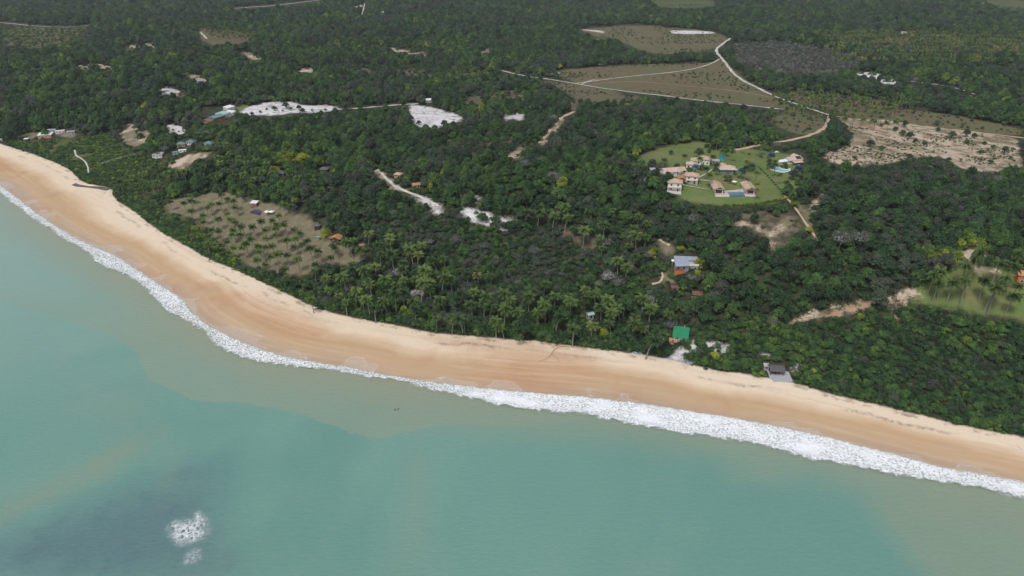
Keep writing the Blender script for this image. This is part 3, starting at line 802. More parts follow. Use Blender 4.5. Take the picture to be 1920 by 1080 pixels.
MAT = {
 'tile': surf_mat("clay_tile_tan", (.52, .375, .27), .85, .3, .5, .2, stripe=('X', .35, .25), dirt=(.33, .25, .19)),
 'tilepink': surf_mat("clay_tile_pale", (.56, .44, .36), .85, .25, .5, .2, stripe=('X', .35, .25), dirt=(.38, .31, .26)),
 'tileorange': surf_mat("clay_tile_orange", (.50, .26, .14), .85, .3, .5, .2, stripe=('X', .35, .25), dirt=(.28, .17, .11)),
 'tilebrown': surf_mat("clay_tile_brown", (.21, .10, .07), .85, .35, .5, .2, stripe=('X', .35, .25), dirt=(.12, .08, .06)),
 'tilered': surf_mat("clay_tile_red", (.25, .14, .12), .85, .3, .5, .2, stripe=('X', .35, .25), dirt=(.14, .10, .09)),
 'white': surf_mat("white_wall", (.74, .73, .70), .8, .12, .6, .2, dirt=(.5, .48, .44)),
 'whiteroof': surf_mat("white_sheet_roof", (.78, .79, .80), .6, .12, .5, .3, stripe=('X', .6, .2), dirt=(.55, .55, .54)),
 'bluegrey': surf_mat("blue_grey_sheet_roof", (.33, .37, .44), .5, .16, .4, .4, stripe=('X', .7, .22), dirt=(.24, .27, .32)),
 'greyroof': surf_mat("grey_sheet_roof", (.42, .42, .43), .6, .22, .4, .3, stripe=('X', .7, .25), dirt=(.28, .27, .26)),
 'green': surf_mat("green_sheet_roof", (.025, .24, .115), .5, .14, .4, .35, stripe=('X', .6, .2), dirt=(.03, .17, .09)),
 'teal': surf_mat("teal_sheet_roof", (.12, .235, .25), .5, .2, .4, .35, stripe=('X', .7, .2), dirt=(.09, .16, .17)),
 'paleteal': surf_mat("pale_teal_sheet_roof", (.36, .52, .48), .5, .2, .4, .35, stripe=('X', .7, .2), dirt=(.26, .36, .34)),
 'thatch': surf_mat("grey_thatch", (.125, .115, .12), .95, .4, 1.4, .05, stripe=('Y', .5, .3), dirt=(.07, .065, .07)),
 'shingle': surf_mat("dark_grey_shingle", (.14, .14, .155), .85, .25, .8, .2, stripe=('Y', .4, .3), dirt=(.09, .09, .1)),
 'orangewall': surf_mat("orange_wall", (.56, .17, .07), .8, .15, .6, .2, dirt=(.4, .14, .07)),
 'peachwall': surf_mat("peach_wall", (.60, .34, .20), .8, .15, .6, .2, dirt=(.42, .26, .17)),
 'tealwall': surf_mat("teal_wall", (.13, .37, .40), .8, .15, .6, .2, dirt=(.1, .27, .29)),
 'greywall': surf_mat("grey_wall", (.38, .37, .36), .85, .2, .6, .2, dirt=(.25, .24, .22)),
 'redwall': surf_mat("red_brown_wall", (.30, .11, .07), .8, .2, .6, .2, dirt=(.2, .08, .05)),
 'wood': surf_mat("brown_wood", (.17, .10, .06), .7, .3, 1.5, .25),
 'darkwood': surf_mat("dark_wood", (.06, .045, .04), .7, .3, 1.5, .25),
 'greydeck': surf_mat("weathered_grey_deck", (.42, .43, .44), .8, .2, .8, .2, stripe=('Y', .3, .3)),
 'glass': surf_mat("dark_glass", (.03, .04, .05), .12, .2, .5, .6),
 'cyan': surf_mat("turquoise_paint", (.03, .46, .58), .5, .12, .6, .3),
 'pool': surf_mat("pool_water", (.22, .47, .56), .1, .15, .25, .5),
 'pooltile': surf_mat("blue_pool_tile", (.09, .20, .28), .35, .25, 1.2, .4, stripe=('X', .8, .3)),
 'paving': surf_mat("pink_paving", (.56, .42, .34), .85, .15, .5, .2, stripe=('Y', .9, .15), dirt=(.45, .34, .28)),
 'tarp': surf_mat("white_canvas", (.80, .81, .82), .8, .08, .6, .2),
 'blue': surf_mat("blue_plastic", (.05, .10, .33), .5, .2, 1.5, .3),
 'solar': surf_mat("solar_panel", (.025, .03, .05), .2, .25, .8, .5, stripe=('X', 1., .4)),
 'skin': surf_mat("skin", (.20, .115, .075), .6, .15, 3., .3),
 'hair': surf_mat("dark_hair", (.03, .02, .015), .6, .2, 5., .3),
 'carpaint': surf_mat("white_car_paint", (.75, .76, .77), .3, .05, .5, .5),
 'rubber': surf_mat("rubber", (.03, .03, .03), .8, .2, 2., .2),
 'pole': surf_mat("weathered_pole", (.36, .34, .31), .9, .25, 1.5, .1),
 'trunkwood': surf_mat("driftwood", (.12, .09, .075), .9, .3, 1.5, .1),
}
KEEP = []          # photo boxes that stay unobscured
def mark(x, y, z, rot, w, d, h, pad=1.5, depth_all=True):
    k = float(np.interp(math.hypot(x, y), [250, 340, 430, 560], [.9, .76, .64, .62])); w, d, h = w * k, d * k, h * k
    c, s = math.cos(rot), math.sin(rot)
    px, py = [], []
    for sx in (-.5, .5):
        for sy in (-.5, .5):
            for zz in (0, h):
                X = x + sx * w * c - sy * d * s; Y = y + sx * w * s + sy * d * c
                a, b, _ = project(X, Y, z + zz); px.append(float(a)); py.append(float(b))
    lowy = min(py) + (.85 if depth_all else .6) * (max(py) - min(py))
    ras_poly(OPEN, [(min(px) - pad, min(py)), (max(px) + pad, min(py)), (max(px) + pad, lowy), (min(px) - pad, lowy)], 3)
def root(name, label, cat, px, py, up, rot, group=None):
    x, y, z = at1(px, py, up * .75)
    k = 1. if cat == 'walkway' else float(np.interp(math.hypot(x, y), [250, 340, 430, 560], [.9, .76, .64, .62]))
    x, y, z = at1(px, py, up * k)
    e = bpy.data.objects.new(name, None); COL.objects.link(e)
    e.scale = (k, k, k)
    e.empty_display_size = 1
    e.location = (x, y, z); e.rotation_euler = (0, 0, R(rot))
    e['label'] = label; e['category'] = cat
    if group: e['group'] = group
    return e
def roof_mesh(kind, w, d, h, rh, ov, th=.2, cx=0, cy=0):
    m = MB(); a, b = w / 2 + ov, d / 2 + ov
    X = lambda q: q + cx
    Y = lambda q: q + cy
    if kind == 'hip':
        if w >= d: r = [(X(-a + b), Y(0), h + rh), (X(a - b), Y(0), h + rh)]
        else: r = [(X(0), Y(-b + a), h + rh), (X(0), Y(b - a), h + rh)]
        e = [(X(-a), Y(-b), h), (X(a), Y(-b), h), (X(a), Y(b), h), (X(-a), Y(b), h)]
        if abs(w - d) < .3:
            m.solid(e + [(X(0), Y(0), h + rh)], [(0, 1, 4), (1, 2, 4), (2, 3, 4), (3, 0, 4)], th)
        elif w >= d: m.solid(e + r, [(0, 1, 5, 4), (1, 2, 5), (2, 3, 4, 5), (3, 0, 4)], th)
        else: m.solid(e + r, [(0, 1, 4), (1, 2, 5, 4), (2, 3, 5), (3, 0, 4, 5)], th)
    elif kind == 'gable':      # ridge along x
        m.solid([(X(-a), Y(-b), h), (X(a), Y(-b), h), (X(a), Y(0), h + rh), (X(-a), Y(0), h + rh), (X(a), Y(b), h), (X(-a), Y(b), h)], [(0, 1, 2, 3), (3, 2, 4, 5)], th)
    elif kind == 'gabley':     # ridge along y
        m.solid([(X(-a), Y(-b), h), (X(0), Y(-b), h + rh), (X(0), Y(b), h + rh), (X(-a), Y(b), h), (X(a), Y(-b), h), (X(a), Y(b), h)], [(0, 1, 2, 3), (1, 4, 5, 2)], th)
    elif kind == 'shed':       # falls toward the front
        m.solid([(X(-a), Y(-b), h), (X(a), Y(-b), h), (X(a), Y(b), h + rh), (X(-a), Y(b), h + rh)], [(0, 1, 2, 3)], th)
    elif kind == 'shedx':
        m.solid([(X(-a), Y(-b), h), (X(a), Y(-b), h + rh), (X(a), Y(b), h + rh), (X(-a), Y(b), h)], [(0, 1, 2, 3)], th)
    elif kind == 'cone':
        n = 14
        pts = [(X(a * math.cos(2 * math.pi * k / n)), Y(a * math.sin(2 * math.pi * k / n)), h + .1 * (k % 2)) for k in range(n)]
        m.solid(pts + [(X(0), Y(0), h + rh)], [(k, (k + 1) % n, n) for k in range(n)], th)
    return m
def add_openings(e, w, d, h, n=2, zs=(1.,), door=True, oh=1.2, ow=1.1):
    for z in zs:
        for k in range(n):
            x = -w / 2 + w * (k + .5) / n
            if door and z == zs[0] and k == n // 2:
                MB().box(x - .5, x + .5, -d / 2 - .03, -d / 2 + .05, .05, 2.1).build("door", MAT['wood'], e)
                continue
            f = MB().box(x - ow / 2 - .12, x + ow / 2 + .12, -d / 2 - .03, -d / 2 + .05, z - .12, z + oh + .12).build("window", MAT['white'], e)
            MB().box(x - ow / 2, x + ow / 2, -d / 2 - .06, -d / 2 - .01, z, z + oh).build("pane", MAT['glass'], f)
        for sx in (-1, 1):
            X = sx * w / 2
            f = MB().box(min(X - .05 * sx, X + .03 * sx), max(X - .05 * sx, X + .03 * sx), -ow / 2 - .12, ow / 2 + .12, z - .12, z + oh + .12).build("window", MAT['white'], e)
            MB().box(min(X, X + .06 * sx), max(X, X + .06 * sx), -ow / 2, ow / 2, z, z + oh).build("pane", MAT['glass'], f)
def house(label, px, py, w, d, h, rot=0, roof='hip', rh=1.5, ov=.6, wall='white', rm='tile', n=3, zs=(1.,), door=True,
          name='house', cat='house', posts=False, group=None, up=None, sink=1.2, plinth=None):
    e = root(name, label, cat, px, py, h + rh * .4 if up is None else up, rot, group)
    x, y, z = e.location
    if posts:
        if plinth: MB().box(-w / 2 - .3, w / 2 + .3, -d / 2 - .3, d / 2 + .3, -sink, .15).build("floor_slab", MAT[plinth], e)
        for sx in (-1, 0, 1):
            for sy in (-1, 1):
                if sx == 0 and w < 5: continue
                MB().tube((sx * (w / 2 - .15), sy * (d / 2 - .15), -.5), (sx * (w / 2 - .15), sy * (d / 2 - .15), h), .12).build("post", MAT['wood'], e)
        if wall: MB().box(-w / 2 + .4, w / 2 - .4, d * .1, d / 2 - .4, -.3, h).build("wall", MAT[wall], e)
    else:
        m = MB().box(-w / 2, w / 2, -d / 2, d / 2, -sink, h)
        if roof == 'gable':
            for sx in (-1, 1): m.add([(sx * w / 2, -d / 2, h), (sx * w / 2, d / 2, h), (sx * w / 2, 0, h + rh * .88)], [(0, 1, 2)])
        if roof == 'gabley':
            for sy in (-1, 1): m.add([(-w / 2, sy * d / 2, h), (w / 2, sy * d / 2, h), (0, sy * d / 2, h + rh * .88)], [(0, 1, 2)])
        if roof == 'shed': m.add([(-w/2, -d/2, h), (w/2, -d/2, h), (w/2, d/2, h), (-w/2, d/2, h), (w/2, d/2, h + rh * .86), (-w/2, d/2, h + rh * .86)], [(0, 3, 5), (1, 4, 2), (3, 2, 4, 5), (0, 1, 4, 5)])
        m.build("wall", MAT[wall], e)
        if n: add_openings(e, w, d, h, n, zs, door)
    r = roof_mesh(roof, w, d, h + .2, rh, ov).build("roof", MAT[rm], e)
    if roof == 'hip' and abs(w - d) > .6:
        a, b = w / 2 + ov, d / 2 + ov
        p0, p1 = ((-a + b, 0, h + rh + .22), (a - b, 0, h + rh + .22)) if w >= d else ((0, -b + a, h + rh + .22), (0, b - a, h + rh + .22))
        MB().tube(p0, p1, .14).build("ridge_cap", MAT[rm], r)
    if roof == 'gable': MB().tube((-w / 2 - ov, 0, h + rh + .22), (w / 2 + ov, 0, h + rh + .22), .13).build("ridge_cap", MAT[rm], r)
    mark(x, y, z, R(rot), w + 2 * ov, d + 2 * ov, h + rh, depth_all=(1240 < px < 1520 and py < 390) or (500 < px < 620 and 300 < py < 330))
    return e
EXTRA = []
# --- hilltop lawn estate
e = house('two storey white house with tan hip roof at the lawn\'s lower left corner', 1266, 338, 8.6, 6.5, 5.6, -12, 'hip', 1.7, .7, n=2, zs=(.8, 3.5))
MB().box(-4.6, 4.6, -5.6, -3.3, 2.7, 2.9).build("porch_roof", MAT['tilepink'], e)
for k in range(4): MB().box(-4.2 + k * 2.75, -3.95 + k * 2.75, -5.5, -5.25, -1, 2.7).build("post", MAT['white'], e)
MB().box(-4.6, 4.6, -5.6, -3.3, -1.6, .1).build("porch_floor", MAT['white'], e)
e = house('two storey white house with tan hip roof and brick red lean-to at its left', 1298, 326, 8.2, 6.5, 5.2, -12, 'hip', 1.6, .8, n=2, zs=(.8, 3.3))
MB().box(-3.9, 3.9, -5.2, -3.3, 2.5, 2.7).build("porch_roof", MAT['tilepink'], e)
for k in range(3): MB().box(-3.7 + k * 3.55, -3.45 + k * 3.55, -5.1, -4.85, -.8, 2.5).build("post", MAT['white'], e)
MB().box(-8.6, -4.3, -3., 2., -1., 2.7).build("annex_wall", MAT['redwall'], e)
roof_mesh('gabley', 4.6, 5.4, 2.75, 1.1, .4, cx=-6.5, cy=-.5).build("annex_roof", MAT['tileorange'], e)
house('small white house with pale tiled roof, front one of the cluster of three', 1296, 305, 6.5, 6, 3.2, -15, 'hip', 1.4, .6, rm='tilepink', n=2)
house('white two storey house with pale hip roof, middle of the cluster of three', 1306, 298, 7.5, 6.5, 4.8, -15, 'hip', 1.6, .7, rm='tile', n=2, zs=(.8, 3.1))
house('white house with tan hip roof, rear one of the cluster of three', 1321, 295, 9, 7, 4.4, -20, 'hip', 1.8, .8, n=3)
e = house('long low building with several pale tan tiled roofs among trees', 1262, 317, 15.5, 9, 3., 14, 'gable', 1.6, .7, rm='tilepink', n=4)
roof_mesh('gabley', 6, 7, 3.4, 1.5, .5, cx=4.5, cy=-4.2).build("roof", MAT['tile'], e)
roof_mesh('hip', 5.5, 6, 3., 1.2, .5, cx=-6.5, cy=-5).build("roof", MAT['tilepink'], e)
MB().box(-8.8, -4.2, -7.4, -4.51, -1, 2.85).build("wall", MAT['white'], e)
MB().box(2., 7., -7., -4.51, -1, 3.2).build("wall", MAT['white'], e)
e = house('poolside lodge with broad tan hip roof above teal walls', 1364, 313, 11, 8, 3.2, -4, 'hip', 2.1, 1.0, wall='tealwall', n=5, rm='tilepink')
roof_mesh('hip', 6, 8, 3.6, 1.9, .5, cx=-2.6, cy=5).build("roof", MAT['tile'], e)
MB().box(-5.2, .2, 3.9, 8.4, -1, 3.4).build("wall", MAT['tealwall'], e)
for k in range(6): MB().tube((-5.9 + k * 2.36, -4.7, -.8), (-5.9 + k * 2.36, -4.7, 3.1), .12).build("post", MAT['wood'], e)
e = root('water_tank_tower', 'bright turquoise box tower behind the lodge roof', 'tower', 1355, 295, 2.6, -4)
MB().box(-1.5, 1.5, -1.4, 1.4, -1, 4.4).build("tower_body", MAT['cyan'], e)
roof_mesh('hip', 3, 2.8, 4.42, .9, .15).build("tower_roof", MAT['cyan'], e)
MB().box(-.5, .5, -1.46, -1.36, 0, 2).build("door", MAT['tealwall'], e)
mark(*e.location, 0, 3.4, 3, 5.4)
house('low dark grey shed roof between the cluster houses and the lodge', 1341, 300, 5.5, 4.5, 2.4, 0, 'gable', .7, .4, wall='greywall', rm='greyroof', n=2, name='shed', cat='shed')
# U-shaped pool house
e = root('pool_house', 'U-shaped pool house with two tan roofed wings and pink terrace', 'house', 1374, 355, 1.2, -2)
W_ = 24.5
def wing(cx):
    MB().box(cx - 2.6, cx + 2.6, -4.8, 7.6, -2.5, 3.).build("wall", MAT['white'], e)
    r = roof_mesh('gabley', 5.6, 12.8, 3.1, 1.5, .9, cx=cx, cy=1.4).build("roof", MAT['tile'], e)
    MB().tube((cx, -6, 4.66), (cx, 8.8, 4.66), .14).build("ridge_cap", MAT['tile'], r)
    g = MB().box(cx - 2.1, cx + 2.1, -4.92, -4.7, .1, 2.5).build("window", MAT['darkwood'], e)
    MB().box(cx - 1.8, cx + 1.8, -4.97, -4.9, .3, 2.3).build("pane", MAT['glass'], g)
    for s in (-1, 1): MB().box(cx + s * 3.1 - .12, cx + s * 3.1 + .12, -5.9, -5.66, -2, 3.05).build("post", MAT['wood'], e)
wing(-10.4); wing(10.4)
MB().box(-7.79, 7.79, -2.2, 8.2, -2.2, .12).box(-7.79, -4.1, -8.4, -2.21, -2.5, .10).box(6.1, 13.2, -8.4, -4.81, -3.2, .08).box(-13.2, -7.8, -8.4, -4.81, -3.2, .08).build("terrace", MAT['paving'], e)
pl = MB().box(-4.09, 6.09, -8.2, -2.25, -2.8, .02).build("pool", MAT['pooltile'], e)
MB().box(-3.8, 5.8, -7.9, -2.5, .03, .05).build("pool_water", MAT['pooltile'], pl)
MB().box(3.2, 5.9, -2.2, -.4, .13, .30).build("spa_pool", MAT['pool'], e)
MB().box(-13.3, -4.1, -8.75, -8.41, -3.4, .1).build("retaining_wall", MAT['white'], e)
MB().box(6.1, 13.3, -8.75, -8.41, -3.4, .1).build("retaining_wall", MAT['white'], e)
b2 = MB().box(2.6, 6.8, -12., -9.4, -3, -1.1).build("plunge_pool", MAT['white'], e)
MB().box(3.2, 6.2, -11.5, -9.9, -1.09, -1.06).build("pool_water", MAT['pool'], b2)
for sx in (7., 8.3):
    MB().box(sx - .45, sx + .45, -8.9, -8.76, -2.4, -.4).build("door", MAT['wood'], e)
mark(*e.location, R(-2), 30, 18, 5)
def parasol(px, py, label, mat, r=1.6, h=2.3, group=None):
    e = root('parasol', label, 'parasol', px, py, h, random.uniform(0, 90), group)
    MB().tube((0, 0, -.1), (0, 0, h), .04).build("pole", MAT['wood'], e)
    n = 8; m = MB()
    m.solid([(r * math.cos(2 * math.pi * k / n), r * math.sin(2 * math.pi * k / n), h - .1) for k in range(n)] + [(0, 0, h + .5)], [(k, (k + 1) % n, n) for k in range(n)], .04)
    m.build("canopy", MAT[mat], e)
    return e
parasol(1377, 340, 'white parasol on the lawn in front of the pool house terrace', 'tarp', 1.7, 2.4)
e = root('boardwalk', 'brown wooden walkway from the lodge down to the pool house', 'walkway', 1366, 333.5, 0, 0)
lo = at1(1365, 326); hi = at1(1368, 345)
def deckwalk(e, a, b, wd, mat):
    ax, ay, az = a; bx, by, bz = b; o = e.location
    p = Vector((ax - o.x, ay - o.y, az - o.z)); q = Vector((bx - o.x, by - o.y, bz - o.z))
    d = (q - p); n = Vector((-d.y, d.x, 0)).normalized() * wd / 2
    k = max(2, int(d.length / .9)); m = MB()
    for i in range(k):
        s = p + d * (i / k); t = p + d * ((i + .86) / k)
        zs = [float(ground(o.x + v.x, o.y + v.y)) - o.z + .28 for v in (s, t)]
        m.solid([(s.x - n.x, s.y - n.y, zs[0]), (s.x + n.x, s.y + n.y, zs[0]), (t.x + n.x, t.y + n.y, zs[1]), (t.x - n.x, t.y - n.y, zs[1])], [(0, 1, 2, 3)][:1], .12)
    m.build("planks", MAT[mat], e)
deckwalk(e, lo, hi, 2.0, 'wood')
# house with solar panels and lagoon pool
e = house('house with pinkish roofs and black solar panels beside the lagoon pool', 1487, 296, 13, 8, 3.2, 18, 'gable', 1.8, .7, rm='tilepink', n=4)
r_ = roof_mesh('gable', 12, 5, 2.7, 1., .4, cx=-11.5, cy=-.5).build("roof", MAT['whiteroof'], e)
MB().box(-17, -6.6, -2.6, 1.6, -1, 2.6).build("wall", MAT['white'], e)
roof_mesh('shed', 9, 3.6, 2.2, .9, .3, cx=.5, cy=-6).build("porch_roof", MAT['tilepink'], e)
for k in range(4): MB().tube((-3.5 + k * 2.6, -7.6, -1), (-3.5 + k * 2.6, -7.6, 2.2), .12).build("post", MAT['wood'], e)
r2 = roof_mesh('gabley', 6, 9, 3.5, 1.7, .4, cx=6.5, cy=3).build("roof", MAT['tilepink'], e)
MB().box(3.8, 9.2, 3.9, 7.2, -1, 3.5).build("wall", MAT['white'], e)
m = MB()
for k in range(3):
    x0 = 1.2 + k * 1.75
    m.solid([(x0, -3.9, 3.75), (x0 + 1.6, -3.9, 3.75), (x0 + 1.6, -.6, 5.25), (x0, -.6, 5.25)], [(0, 1, 2, 3)], .08)
m.build("solar_panel", MAT['solar'], e)
EXTRA.append((1480, 292, 34, 9))
def flat_shape(name, label, cat, pts, z0, z1, mat, rim=None):
    wp = smooth_line(world_pts(pts) + [world_pts(pts)[0]], 2)[:-1]
    cx, cy = np.mean(wp, axis=0); zz = max(float(ground(x, y)) for x, y in wp)
    e = bpy.data.objects.new(name, None); COL.objects.link(e); e.location = (cx, cy, zz)
    e['label'] = label; e['category'] = cat
    n = len(wp)
    P = [(x - cx, y - cy) for x, y in wp]
    area = sum(P[i][0] * P[(i + 1) % n][1] - P[(i + 1) % n][0] * P[i][1] for i in range(n))
    if area < 0: P = P[::-1]
    m = MB(); m.add([(x, y, z1) for x, y in P] + [(x, y, z0) for x, y in P], [tuple(range(n))] + [(i + n, (i + 1) % n + n, (i + 1) % n, i) for i in range(n)])
    m.build("water_surface" if rim else "slab", MAT[mat], e)
    if rim:
        q = MB()
        for i in range(n):
            a, b = Vector((*P[i], 0)), Vector((*P[(i + 1) % n], 0))
            q.tube((a.x, a.y, z1), (b.x, b.y, z1), .28, n=6)
        q.build("coping", MAT[rim], e)
    ras_poly(OPEN, pts, 3)
    return e
flat_shape('swimming_pool', 'pale blue free-form lagoon pool with white coping on the right lawn', 'pool', [(1440,312),(1449,316),(1458,313),(1466,318),(1476,320),(1481,317),(1482,321),(1470,325),(1455,321),(1443,318)], -1., .1, 'pool', 'white')
def car(px, py, label, rot):
    e = root('parked_car', label, 'car', px, py, .7, rot)
    m = MB()
    prof = [(-2.1, .35), (-2.1, .85), (-1.9, .95), (-1.2, 1.0), (-.7, 1.5), (.9, 1.52), (1.6, 1.0), (2.1, .9), (2.15, .35)]
    n = len(prof)
    m.add([(x, -.85, z) for x, z in prof] + [(x, .85, z) for x, z in prof], [tuple(range(n))[::-1], tuple(range(n, 2 * n))] + [(i, (i + 1) % n, (i + 1) % n + n, i + n) for i in range(n)])
    m.build("body", MAT['carpaint'], e)
    for s in (-1, 1): MB().add([(-1.05, s * .87, 1.02), (1.45, s * .87, 1.02), (.85, s * .87, 1.42), (-.65, s * .87, 1.42)], [(0, 1, 2, 3)]).build("window", MAT['glass'], e)
    for sx in (-1.3, 1.3):
        for sy in (-1, 1): MB().tube((sx, sy * .72, .33), (sx, sy * .92, .33), .33, n=12).build("wheel", MAT['rubber'], e)
    mark(*e.location, R(rot), 4.4, 2, 1.6, 1)
    return e
car(1457, 285, 'white car parked on grass behind the solar panel house', 10)
house('small white two storey hut with blue trim in the trees left of the lawn', 1203, 331, 4.6, 4, 4.6, 10, 'shed', .5, .3, rm='greyroof', n=1, zs=(.8, 3.), door=False, name='hut', cat='hut')
house('pale blue box hut half hidden behind the umbrella tree', 1224, 317, 3.5, 3, 3., 10, 'shed', .5, .3, wall='tealwall', rm='greyroof', n=1, door=False, name='hut', cat='hut')
# --- blue-grey roofed hillside house
e = house('hillside house with blue-grey sheet roof above orange walls', 1287, 490, 11.4, 7.4, 3.2, -5, 'shed', 1.3, .5, wall='greywall', rm='bluegrey', n=4, zs=(.9,), sink=2)
bpy.data.objects.remove([c for c in e.children if c.name.startswith('roof')][0])
m = MB(); a, b = 6.2, 4.2
hh = lambda y: 3.45 + 1.3 * (y + b) / (2 * b)
m.solid([(-a, -b - 1.2, hh(-b - 1.2)), (1.0, -b - .4, hh(-b - .4)), (1.0, .2, hh(.2)), (a, .2, hh(.2)), (a, b, hh(b)), (-a, b, hh(b))], [(0, 1, 2, 5), (2, 3, 4, 5)], .2)
m.build("roof", MAT['bluegrey'], e)
MB().box(1.15, 5.9, -4.0, .0, 2.9, 3.42).build("terrace", MAT['white'], e)
MB().box(1.15, 5.9, -4.1, -4.0, 3.1, 4.2).build("parapet", MAT['white'], e)
MB().box(1.2, 5.7, .06, .16, 3.5, 4.15).build("pane", MAT['glass'], e)
MB().box(-6.4, -1.5, -6.2, -3.75, -3, .9).build("terrace_wall", MAT['orangewall'], e)
MB().box(-6.3, -1.6, -6.1, -3.8, .9, 1.05).build("terrace", MAT['tilebrown'], e)
d_ = MB(); n = 14
d_.solid([(.75 * math.cos(2 * math.pi * k / n) - 6.9, .75 * math.sin(2 * math.pi * k / n) + .8, 3.6 + .35 * math.sin(2 * math.pi * k / n)) for k in range(n)] + [(-6.9, .95, 3.35)], [(k, (k + 1) % n, n) for k in range(n)], .05)
d_.tube((-6.9, .9, 0), (-6.9, .9, 3.3), .06)
d_.build("satellite_dish", MAT['tarp'], e)
ras_poly(OPEN, [(1260,476),(1313,477),(1309,499),(1294,504),(1280,512),(1264,508)], 3)
house('small brown tiled hip roof hut just below the blue-grey house', 1266, 537, 3., 2.6, 2.3, -3, 'hip', .8, .5, wall='greywall', rm='tilebrown', n=1, door=False, name='hut', cat='hut')
house('brown tiled hip roof pavilion on posts, lower of the two brown roofs', 1308, 549, 4.2, 3.6, 2.4, -12, 'hip', 1.1, .5, wall=None, rm='tilebrown', posts=True, name='pavilion', cat='pavilion', plinth='greywall')
# --- green roofed beach house
e = house('beach house with bright green sheet roof at the forest edge', 1277, 624, 5.9, 6.6, 2.2, -16, 'shed', 1.3, .55, wall='white', rm='green', n=2)
MB().tube((1.2, 3.1, 3.2), (1.2, 3.1, 4.6), .25).build("vent_pipe", MAT['greywall'], e)
house('low orange tiled roof hut beside the green roofed house', 1262, 638, 3., 1.9, 1.4, -16, 'shed', .4, .3, wall='peachwall', rm='tileorange', n=1, door=False, name='hut', cat='hut')
house('small green roof hidden deep in the palms near the beach', 1107, 588, 2.8, 2.2, 2.6, 20, 'gable', .6, .3, wall='greywall', rm='paleteal', n=1, door=False, name='hut', cat='hut')
# --- grey thatched beach pavilion with deck
e = house('open beach pavilion with dark grey thatched roof on a grey deck', 1456, 689, 5.4, 4.4, 2.1, -6, 'gable', 1.2, .45, wall='darkwood', rm='thatch', posts=True, name='pavilion', cat='pavilion')
MB().box(-3.2, 5.6, -4.6, 2., -1.5, .12).box(-2.4, 6.2, -6.1, -4.61, -1.5, -.05).build("deck", MAT['greydeck'], e)
for k in range(3): MB().box(-1.8 + k * 1.4, -1.1 + k * 1.4, -1.1, .6, .13, .45).build("bench", MAT['wood'], e)
ras_poly(OPEN, [(1436,678),(1476,678),(1488,694),(1490,714),(1470,712),(1440,702)], 3)
house('tiny grey hut tucked behind the thatched pavilion\'s left side', 1437, 685, 1.8, 1.8, 1.9, -6, 'shed', .4, .2, wall='greywall', rm='greyroof', n=1, door=False, name='hut', cat='hut')
# --- grey pyramid bungalows
for px, py, l in ((528, 322, 'square bungalow with dark grey pyramid roof beside yellow-green trees'), (608, 315, 'square bungalow with dark grey pyramid roof on the grassy knoll')):
    house(l, px, py, 6.4, 6.4, 2.8, -8, 'hip', 1.5, .8, wall='darkwood', rm='shingle', n=3, name='bungalow', cat='bungalow')
e = house('hut with light tan hip roof at the top of the sandy track', 747, 325, 5., 4.6, 2.6, -20, 'hip', 1.2, .6, wall='peachwall', rm='tile', n=2, name='hut', cat='hut')
house('hut with orange tiled roof half hidden in trees by the sandy track', 780, 345, 5., 3.2, 2.3, 22, 'gable', 1.0, .5, wall='greywall', rm='tileorange', n=2, name='hut', cat='hut')
# --- beach restaurant in the palm clearing
e = house('beach restaurant with white flat roof over red-brown walls', 477, 379, 4.9, 4.6, 3.2, -8, 'shed', .5, .35, wall='redwall', rm='whiteroof', n=3, name='restaurant', cat='restaurant')
e = root('dining_deck', 'low wooden dining deck between the restaurant and white canopy', 'deck', 483, 398, 0, -33)
MB().box(-5.6, 5.6, -3.0, 3.0, -.6, .15).build("floor", MAT['wood'], e)
DK = e
for k in range(7): MB().box(-5.5 + k * 1.8, -5.4 + k * 1.8, -2.98, -2.88, .16, .95).build("railing_post", MAT['darkwood'], e)
MB().box(-5.55, 5.4, -2.99, -2.9, .95, 1.03).build("railing", MAT['darkwood'], e)
c_, s_ = math.cos(R(-33)), math.sin(R(-33))
ptab = None
for k, (lx, ly) in enumerate([(x, y) for x in (-4.6, -2.9, -1.2, .5, 2.2, 3.9) for y in (-1.7, .1, 1.9)]):
    kd = DK.scale[0]; x = DK.location.x + kd * (lx * c_ - ly * s_); y = DK.location.y + kd * (lx * s_ + ly * c_)
    t = bpy.data.objects.new("cafe_table", None); COL.objects.link(t)
    t.scale = DK.scale; t.location = (x, y, DK.location.z + .155 * kd); t.rotation_euler = (0, 0, R(-33 + random.uniform(-12, 12)))
    t['label'] = 'blue dining table with blue benches on the restaurant deck'; t['category'] = 'table'; t['group'] = 'blue tables on the restaurant deck'
    if ptab is None:
        ptab = [MB().box(-.6, .6, -.4, .4, .7, .76).build("tabletop", MAT['blue'], t),
                MB().box(-.6, .6, -.85, -.55, .4, .45).box(-.55, -.45, -.8, -.6, 0, .4).box(.45, .55, -.8, -.6, 0, .4).build("bench", MAT['blue'], t),
                MB().box(-.6, .6, .55, .85, .4, .45).box(-.55, -.45, .6, .8, 0, .4).box(.45, .55, .6, .8, 0, .4).build("bench", MAT['blue'], t),
                MB().box(-.06, .06, -.06, .06, 0, .7).box(-.4, .4, -.25, .25, 0, .04).build("pedestal", MAT['darkwood'], t)]
    else:
        for o in ptab:
            c = o.copy(); COL.objects.link(c); c.parent = t
e = root('shade_canopy', 'white canvas canopy with peaked top beside the dining deck', 'canopy', 505, 396, 2.6, -20)
m = MB()
for cx, cy in ((-1.9, -.6), (1.6, .6)):
    a = 1.75
    m.solid([(cx - a, cy - a, 2.3), (cx + a, cy - a, 2.3), (cx + a, cy + a, 2.3), (cx - a, cy + a, 2.3), (cx, cy, 3.3)], [(0, 1, 4), (1, 2, 4), (2, 3, 4), (3, 0, 4)], .04)
